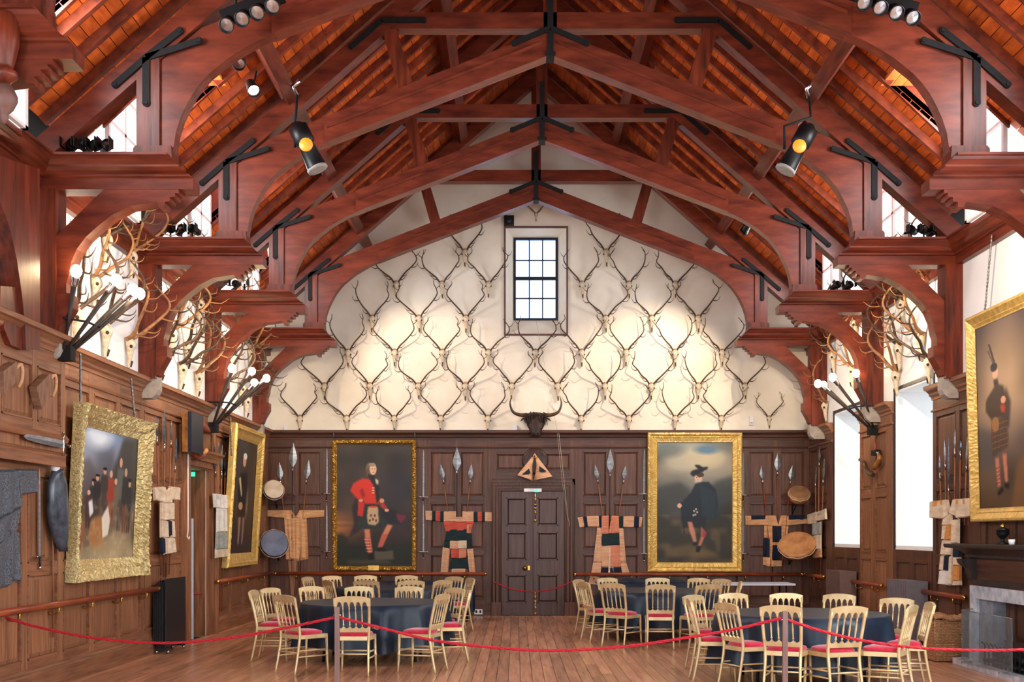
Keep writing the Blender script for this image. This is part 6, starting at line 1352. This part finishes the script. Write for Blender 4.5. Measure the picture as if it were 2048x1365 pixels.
for y_ in (ra + 0.1, rb - 0.1):
    MB().box(rx0, rx1 + 0.02, y_ - 0.02, y_ + 0.02, 0.05, 0.09).build('foot', 'radiator_black', t)
    for x_ in (rx0 + 0.02, rx1): MB().lathe([(0.028, -0.015), (0.028, 0.015)], 10, (x_, y_, 0.028), (1, 0, 0)).build('castor', 'chrome', t)
def wallrad(px0, px1, zt_, label, m_, d=0.28, zb=0.12):
    y1_, y0_ = F * (XR - d) / (px0 - VX), F * (XR - 0.1) / (px1 - VX)
    Lr = 1.0; t = thing('fin_radiator', label, 'radiator', (XR, y1_, 0))
    MB().box(XR - d - 0.0, XR - 0.07, y1_ - 0.06, y1_, zb, zt_).build('end_panel', m_, t)
    for i in range(12): MB().box(XR - d + 0.01, XR - 0.08, y1_ + 0.02 + i * 0.075, y1_ + 0.07 + i * 0.075, zb, zt_).build('fin', m_, t)
    for i in (0, 1): MB().box(XR - d + 0.04, XR - 0.1, y1_ + 0.1 + i * 0.7, y1_ + 0.14 + i * 0.7, 0, zb).build('foot', m_, t)
    return t
Yr1 = F * (XR - 0.33) / (1678 - VX); Yr2 = F * (XR - 0.33) / (1813 - VX)
wallrad(1678, 1712, EYE + (VY - 1143) * Yr1 / F, 'brown finned radiator under the tall window nearer the back wall', 'radiator_brown', d=0.36)
wallrad(1813, 1860, EYE + (VY - 1163) * Yr2 / F, 'grey finned radiator under the tall window beside the cream robe', 'radiator_grey', d=0.36)
# wicker basket
bc = P(1888, 1312, 15.2); t = thing('wicker_basket', 'square wicker log basket by the fireplace', 'basket', (bc.x, 15.2, 0)); hw = 0.2; bh = 0.56
def side_pt(k, q, z, r=1.0):
    c = [(-1, -1), (1, -1), (1, 1), (-1, 1)]; a, b_ = c[k], c[(k + 1) % 4]; s_ = (hw * (0.86 + 0.14 * z / bh)) * r
    return Vector((bc.x + (a[0] + (b_[0] - a[0]) * q) * s_, 15.2 + (a[1] + (b_[1] - a[1]) * q) * s_, z))
mb = MB()
for k in range(4):
    for i in range(7): mb.tube([side_pt(k, i / 7, 0.02), side_pt(k, i / 7, bh)], 0.008, 5)
mb.build('stakes', 'wicker', t)['kind'] = 'stuff'
mb = MB()
for j in range(26):
    z = 0.02 + (bh - 0.04) * j / 25; pth = []
    for k in range(4):
        for i in range(14): pth.append(side_pt(k, i / 14, z, 1 + 0.022 * (1 if (i + j) % 2 else -1)))
    pth.append(pth[0]); mb.tube(pth, 0.012, 4, cap=False)
mb.build('weave', 'wicker', t)['kind'] = 'stuff'
mb = MB(); pth = [side_pt(k, i / 8, bh + 0.02 + 0.02 * math.sin(k * 5 + i), 1.05) for k in range(4) for i in range(8)]; pth.append(pth[0]); mb.tube(pth, 0.03, 7, cap=False); mb.build('rim', 'wicker', t)
mb = MB(); mb.surf(lambda u, v: (bc.x + (u - .5) * 0.38, 15.2 + (v - .5) * 0.38, bh - 0.02 + 0.05 * math.sin(u * 7) * math.cos(v * 6)), 10, 10); mb.build('lining', 'linen_tan', t)
# fireplace on the right wall
YF1 = 14.62; YF0 = 12.4; xf = XR - 0.18
t = thing('fireplace', 'fireplace with a marble surround and dark wooden mantelshelf at the right edge', 'fireplace', (XR, 13.5, 0))
MB().box(xf - 0.0, XR, YF0 - 0.3, YF1 + 0.25, 1.02, 1.50).box(xf, XR, YF1 + 0.10, YF1 + 0.25, 0, 1.02).box(xf, XR, YF0 - 0.3, YF0 - 0.1, 0, 1.02).build('breast_panel', 'oakdark_y', t)
lo = lambda z0, z1, p0, p1: [(p0, z0), (p1, z1)]
mb = MB(); rg = []
for p, z in ((0.02, 1.36), (0.05, 1.38), (0.05, 1.42), (0.10, 1.46), (0.16, 1.49), (0.24, 1.50), (0.25, 1.52), (0.25, 1.545), (0.24, 1.55)):
    rg.append([(xf - p, YF0 - 0.35 - p, z), (XR, YF0 - 0.35 - p, z), (XR, YF1 + 0.22 + p, z), (xf - p, YF1 + 0.22 + p, z)])
mb.loft(rg, smooth=False).build('mantelshelf', 'window_dark' if False else 'shaft_dark', t)
for y in (YF1 + 0.08, YF0 - 0.15):
    MB().prism([(0, 1.36), (0.2, 1.36), (0.18, 1.30), (0.10, 1.24), (0.06, 1.12), (0.0, 1.04)], lambda p, q, tt: (xf - p, tt, q), y - 0.08, y + 0.08).build('bracket', 'shaft_dark', t)
MB().box(xf - 0.03, xf, YF0 - 0.2, YF1 + 0.12, 1.04, 1.10).build('frieze_moulding', 'shaft_dark', t)
MB().box(xf - 0.05, xf + 0.05, YF0 - 0.1, YF1 + 0.10, 0.86, 1.02).build('marble_lintel', 'marble', t)
MB().box(xf - 0.05, xf + 0.05, YF1 - 0.08, YF1 + 0.10, 0.06, 0.86).build('marble_jamb', 'marble', t); MB().box(xf - 0.05, xf + 0.05, YF0 - 0.1, YF0 + 0.1, 0.06, 0.86).build('marble_jamb', 'marble', t)
MB().box(xf + 0.0, XR + 0.3, YF1 - 0.5, YF1 - 0.08, 0.06, 0.86).build('inner_slip', 'marble_grey', t); MB().box(XR + 0.25, XR + 0.3, YF0, YF1, 0.06, 0.86).build('fireback', 'marble_grey', t)
MB().box(xf - 0.02, XR + 0.3, YF0 - 0.2, YF1 + 0.2, 0.0, 0.06).build('slab', 'marble_grey', t)
hx = P(1896, 1330, 15.0).x
t2 = thing('hearth_kerb', 'white marble kerb around the fireplace hearth', 'kerb', (hx, 14, 0))
for a, b_ in (((hx - .06, 12.0), (hx + 0.02, 14.9)), ): MB().prism([(a[0], a[1]), (b_[0], b_[1]), (xf + .0, 15.0), (xf, 14.86), (b_[0] + 0.14, b_[1] - 0.16), (a[0] + 0.13, a[1])], lambda p, q, z: (p, q, z), 0.0, 0.075).build('kerb', 'marble', t2)
t = thing('fire_screen', 'clear glass fire screen standing before the marble fireplace', 'screen', (xf - 0.22, 13.9, 0))
sx = xf - 0.30
MB().box(sx, sx + 0.012, 12.9, 14.35, 0.10, 0.72).build('glass_panel', 'glass_screen', t); MB().add([(sx, 14.35, .1), (sx + .012, 14.36, .1), (sx + .26, 14.62, .1), (sx + .25, 14.63, .1), (sx, 14.35, .72), (sx + .012, 14.36, .72), (sx + .26, 14.62, .72), (sx + .25, 14.63, .72)], [(0, 1, 2, 3), (4, 5, 6, 7), (0, 1, 5, 4), (1, 2, 6, 5), (2, 3, 7, 6), (3, 0, 4, 7)]).build('side_glass', 'glass_screen', t)
MB().tube([(sx, 12.9, 0.725), (sx, 14.35, 0.725), (sx + .25, 14.62, 0.725)], 0.006, 5).build('edge', 'steel', t)
for y in (13.1, 14.2): MB().box(sx - 0.05, sx + 0.08, y, y + 0.03, 0.075, 0.1).build('foot', 'chrome', t)
t = thing('fire_basket', 'black iron fire basket on the hearth', 'grate', (xf + 0.1, 13.6, 0.06)); 
for i in range(9): MB().tube([(xf - 0.12, 13.1 + i * 0.12, 0.08), (xf - 0.12, 13.1 + i * 0.12, 0.32), (xf - 0.16, 13.1 + i * 0.12, 0.36)], 0.010, 5).build('bar', 'iron', t)
MB().box(xf - 0.13, xf + 0.15, 13.05, 14.1, 0.12, 0.15).build('tray', 'iron', t)
mb = MB(); rr = random.Random(2)
for i in range(26): mb.sphere((xf + rr.uniform(-.08, .12), rr.uniform(13.1, 14.05), 0.18 + rr.uniform(0, .08)), rr.uniform(.03, .055), 6, 4)
mb.build('coal_heap', 'coal', t)['kind'] = 'stuff'
ux_ = P(2009, 1088, 13.7); t = thing('urn', 'small black urn with a gold finial on the mantelshelf', 'urn', (5.83, 13.75, 1.55))
MB().lathe([(0.001, 0), (0.075, 0), (0.075, 0.015), (0.03, 0.03), (0.02, 0.06), (0.05, 0.09), (0.075, 0.13), (0.07, 0.17), (0.08, 0.175), (0.04, 0.2), (0.001, 0.2)], 14, (5.83, 13.75, 1.551)).build('body', 'lamp_black', t); MB().lathe([(0.001, .19), (0.02, 0.2), (0.03, 0.215), (0.01, 0.24), (0.001, 0.26)], 10, (5.83, 13.75, 1.551)).build('finial', 'brass', t)
t = thing('white_cup', 'small white cup beside the black urn on the mantelshelf', 'cup', (5.83, 13.5, 1.55)); MB().lathe([(0.001, 0), (0.03, 0), (0.04, 0.06), (0.036, 0.06), (0.026, 0.005)], 12, (5.84, 13.52, 1.551)).build('bowl', 'white_paint', t)

# ------------------------------------------------------------------ torches
def torch_fan(name, base, tops, label, ring=0.42, right=False):
    base = Vector(base); t = thing('torch_lamp', label, 'wall lamp', tuple(base), 'clusters of torch lamps')
    MB().box(base.x - 0.07, base.x + 0.07, base.y - 0.07, base.y + 0.07, base.z - 0.09, base.z + 0.07).build('socket_block', 'iron', t)
    mids = []
    for k, tp in enumerate(tops):
        tp = Vector(tp); b0 = base + (tp - base) * 0.03 + Vector((0, 0.05 * (k - 1.5), 0)); dr_ = (tp - b0).normalized()
        MB().tube([b0, b0.lerp(tp, 0.86)], [0.017, 0.03], 8).build('torch_shaft', 'shaft_dark', t)
        a = b0.lerp(tp, 0.86)
        MB().lathe([(0.032, 0), (0.04, 0.02), (0.036, 0.05), (0.052, 0.09), (0.05, 0.1), (0.03, 0.1)], 10, a, dr_, cap=False).build('cup', 'chrome', t)
        MB().sphere(tuple(a + dr_ * 0.16), 0.062, 10, 8, (1, 1, 1.1)).build('bulb', 'bulb', t)
        light('torch_light', 'POINT', tuple(a + dr_ * 0.17), 22 if right else 40, WARM, 0.06)
        mids.append(b0.lerp(tp, ring))
    MB().tube([mids[0] - (mids[1] - mids[0]) * 0.3] + mids + [mids[-1] + Vector(((XR if right else XL) - mids[-1].x, 0, 0)) * 0.0], 0.012, 6).build('ring_bar', 'iron', t)
    wx = XR if right else XL
    MB().tube([mids[0], Vector((wx, mids[0].y, mids[0].z))], 0.014, 6).build('wall_bar', 'iron', t)
    return t
def tp(px, py, Y): return P(px, py, Y)
torch_fan('a', P(133, 706, 12.35), [tp(151, 552, 12.1), tp(229, 566, 12.45), tp(262, 583, 12.7), tp(277, 590, 12.9)], 'cluster of four lit torches above the near left panelling')
torch_fan('b', P(427, 855, 18.9), [tp(463, 740, 18.6), tp(503, 744, 18.9), tp(533, 757, 19.1), tp(507, 768, 19.3)], 'cluster of four lit torches above the left doorway')
torch_fan('c', P(1745, 860, 19.1), [tp(1713, 750, 18.8), tp(1666, 756, 19.0), tp(1636, 768, 19.2), tp(1648, 772, 19.4)], 'cluster of four lit torches on the pier between the right windows', right=True)

# ------------------------------------------------------------------ stage lamps
def par(T, c, aim, r=0.1, L=0.26, glow=None, m_='lamp_black'):
    c = Vector(c); ax = (Vector(aim) - c).normalized()
    MB().lathe([(r * 0.5, -L), (r * 0.8, -L * 0.85), (r * 0.9, -L * 0.3), (r, 0), (r * 1.05, 0.0), (r * 1.05, 0.03), (r * 0.9, 0.03), (r * 0.85, -0.02)], 14, c, ax, cap=True).build('lamp_can', m_, T)
    MB().lathe([(0.001, 0.0), (r * 0.86, -0.004)], 14, c, ax, cap=False).build('lens', glow or 'chrome', T)
def lampbar(px0, py0, px1, py1, Y, n, label, aimx, ar, r=0.075):
    A, B = P(px0, py0, Y), P(px1, py1, Y); T = thing('lamp_bar', label, 'stage light', tuple(A), 'bars of four stage lamps')
    MB().beam(A + Vector((0, 0.15, 0.16)), B + Vector((0, 0.15, 0.16)), 0.14, 0.12).build('housing', 'lamp_black', T)
    for i in range(n):
        c = A.lerp(B, (i + 0.5) / n); par(T, c, c + Vector((aimx * 0.2, -1, -0.75)), r, 0.2, 'chrome')
    for q in (0.2, 0.8): MB().tube([A.lerp(B, q) + Vector((0, .15, .2)), A.lerp(B, q) + Vector((0, .3, .62))], 0.015, 6).build('hanger', 'iron', T)
lampbar(438, 56, 560, 6, 11.7, 4, 'black bar of four stage lamps hung at the top left', 0.3, 1)
lampbar(1712, 0, 1842, 40, 11.7, 4, 'black bar of four stage lamps hung at the top right', -0.3, 1)
def profile_spot(px0, py0, px1, py1, Y, label):
    A, B = P(px0, py0, Y), P(px1, py1, Y); T = thing('stage_lantern', label, 'stage light', tuple(A)); d = (B - A)
    MB().tube([A, A + d * .08, A + d * .1, A + d * .45, A + d * .48, A + d * .98, A + d], [0.05, 0.1, 0.13, 0.13, 0.10, 0.13, 0.13], 12).build('lamp_body', 'lamp_black', T)
    MB().lathe([(0.14, 0), (0.14, 0.03), (0.1, 0.035)], 12, B, d.normalized()).build('front_rim', 'wire', T)
    m_ = A + d * .55; MB().lathe([(0.001, 0), (0.085, 0.0), (0.09, -0.02)], 14, m_ + Vector((0, -0.135, 0)), (0, -1, 0)).build('amber_disc', 'spot_amber', T)
    MB().tube([m_ + Vector((-.17, 0, 0)), m_ + Vector((-.17, 0, .3)), A + Vector((0, 0, .1)), A + Vector((0, .1, .45))], 0.018, 6).build('yoke', 'iron', T); MB().tube([A + Vector((0, .1, .4)), A + Vector((-.05, .05, .5)), A + Vector((.05, .0, .56))], 0.03, 8).build('clamp', 'chrome', T)
profile_spot(592, 246, 634, 336, 15.1, 'long black stage lantern on the left rafter of the middle truss')
profile_spot(1622, 250, 1572, 338, 15.1, 'long black stage lantern on the right rafter of the middle truss')
def small_spot(px, py, Y, aim, label, glow='spot_glow', e=0, m_='lamp_black', r=0.075, arm=(0, .15, .28)):
    c = P(px, py, Y); T = thing('spotlight', label, 'spotlight', tuple(c)); par(T, c, aim, r, 0.2, glow, m_)
    MB().tube([c + Vector((0, 0, 0.03)), c + Vector(arm)], 0.012, 6).build('bracket', 'iron', T)
    if e: light('spot_beam', 'SPOT', tuple(c + (Vector(aim) - c).normalized() * 0.08), e, WARM, 0.05, aim=aim, spot=60)
small_spot(507, 180, 13.6, (-0.5, 9, 2), 'lit spotlight under the left rafters near the dormer', e=250)
small_spot(478, 127, 13.5, (-3, 9, 4), 'unlit chrome spotlight just above the lit one on the left', 'chrome')
small_spot(1771, 104, 13.5, (1.5, 9, 2), 'lit spotlight glowing red against the right roof boards', e=250)
small_spot(658, 452, 20.3, (-1.6, Y0, 4.2), 'lit spotlight on the left of the truss second from the gable wall', e=330)
small_spot(1489, 462, 20.3, (2.6, Y0, 4.3), 'lit spotlight on the right of the truss second from the gable wall', e=480)
def ledge_lamps(px0, px1, py, Y, n, label, seed):
    rr = random.Random(seed)
    for i in range(n):
        px = px0 + (px1 - px0) * (i + .5) / n; c = P(px, py - 12, Y + rr.uniform(-.05, .05)); T = thing('ledge_lamp', label % ['first', 'second', 'third', 'fourth'][i], 'stage light', tuple(c), 'black lamps on the truss ledges')
        par(T, c, c + Vector((rr.uniform(-1, 1), -1, rr.uniform(-.3, .5))), 0.06, 0.16, 'chrome' if i % 2 else 'lamp_black')
        MB().tube([c, (c.x, c.y, 5.65)], 0.014, 6).build('stand', 'iron', T); MB().box(c.x - .08, c.x + .08, c.y - .06, c.y + .06, 5.65, 5.668).build('foot_plate', 'iron', T)
        for q in (-1, 1): MB().box(c.x + q * .075 - .004, c.x + q * .075 + .004, c.y - .16, c.y - .02, c.z - .05, c.z + .05).build('barn_door', 'lamp_black', T)
ledge_lamps(133, 225, 303, 12.3, 4, '%s black lamp from the wall on the nearest left ledge', 1)
ledge_lamps(330, 396, 470, 15.7, 3, '%s black lamp from the wall on the second left ledge', 2)
ledge_lamps(462, 498, 580, 19.0, 2, '%s black lamp from the wall on the third left ledge', 3)
ledge_lamps(1810, 1885, 472, 15.7, 3, '%s black lamp from the window side on the second right ledge', 4)
ledge_lamps(1662, 1712, 582, 19.0, 2, '%s black lamp from the window side on the third right ledge', 5)
small_spot(1590, 648, 22.3, (4, 23, 4), 'small black spotlight on the right ledge against the gable wall', 'lamp_black', arm=(0, 0, -.08))
small_spot(562, 642, 22.3, (-4, 23, 4), 'small black spotlight under the left ledge against the gable wall', 'lamp_black', arm=(0, .1, .1))
# spots that wash the antlers of the side walls, hidden behind the ledges
for k in (1, 2, 3):
    for s in (-1, 1):
        light('ledge_wash', 'SPOT', (CR + s * 4.15, TY[k] + 0.75, 5.05), 150, WARM, 0.05, aim=(CR + s * 5.6, TY[k] + 2.0, 4.3), spot=120)
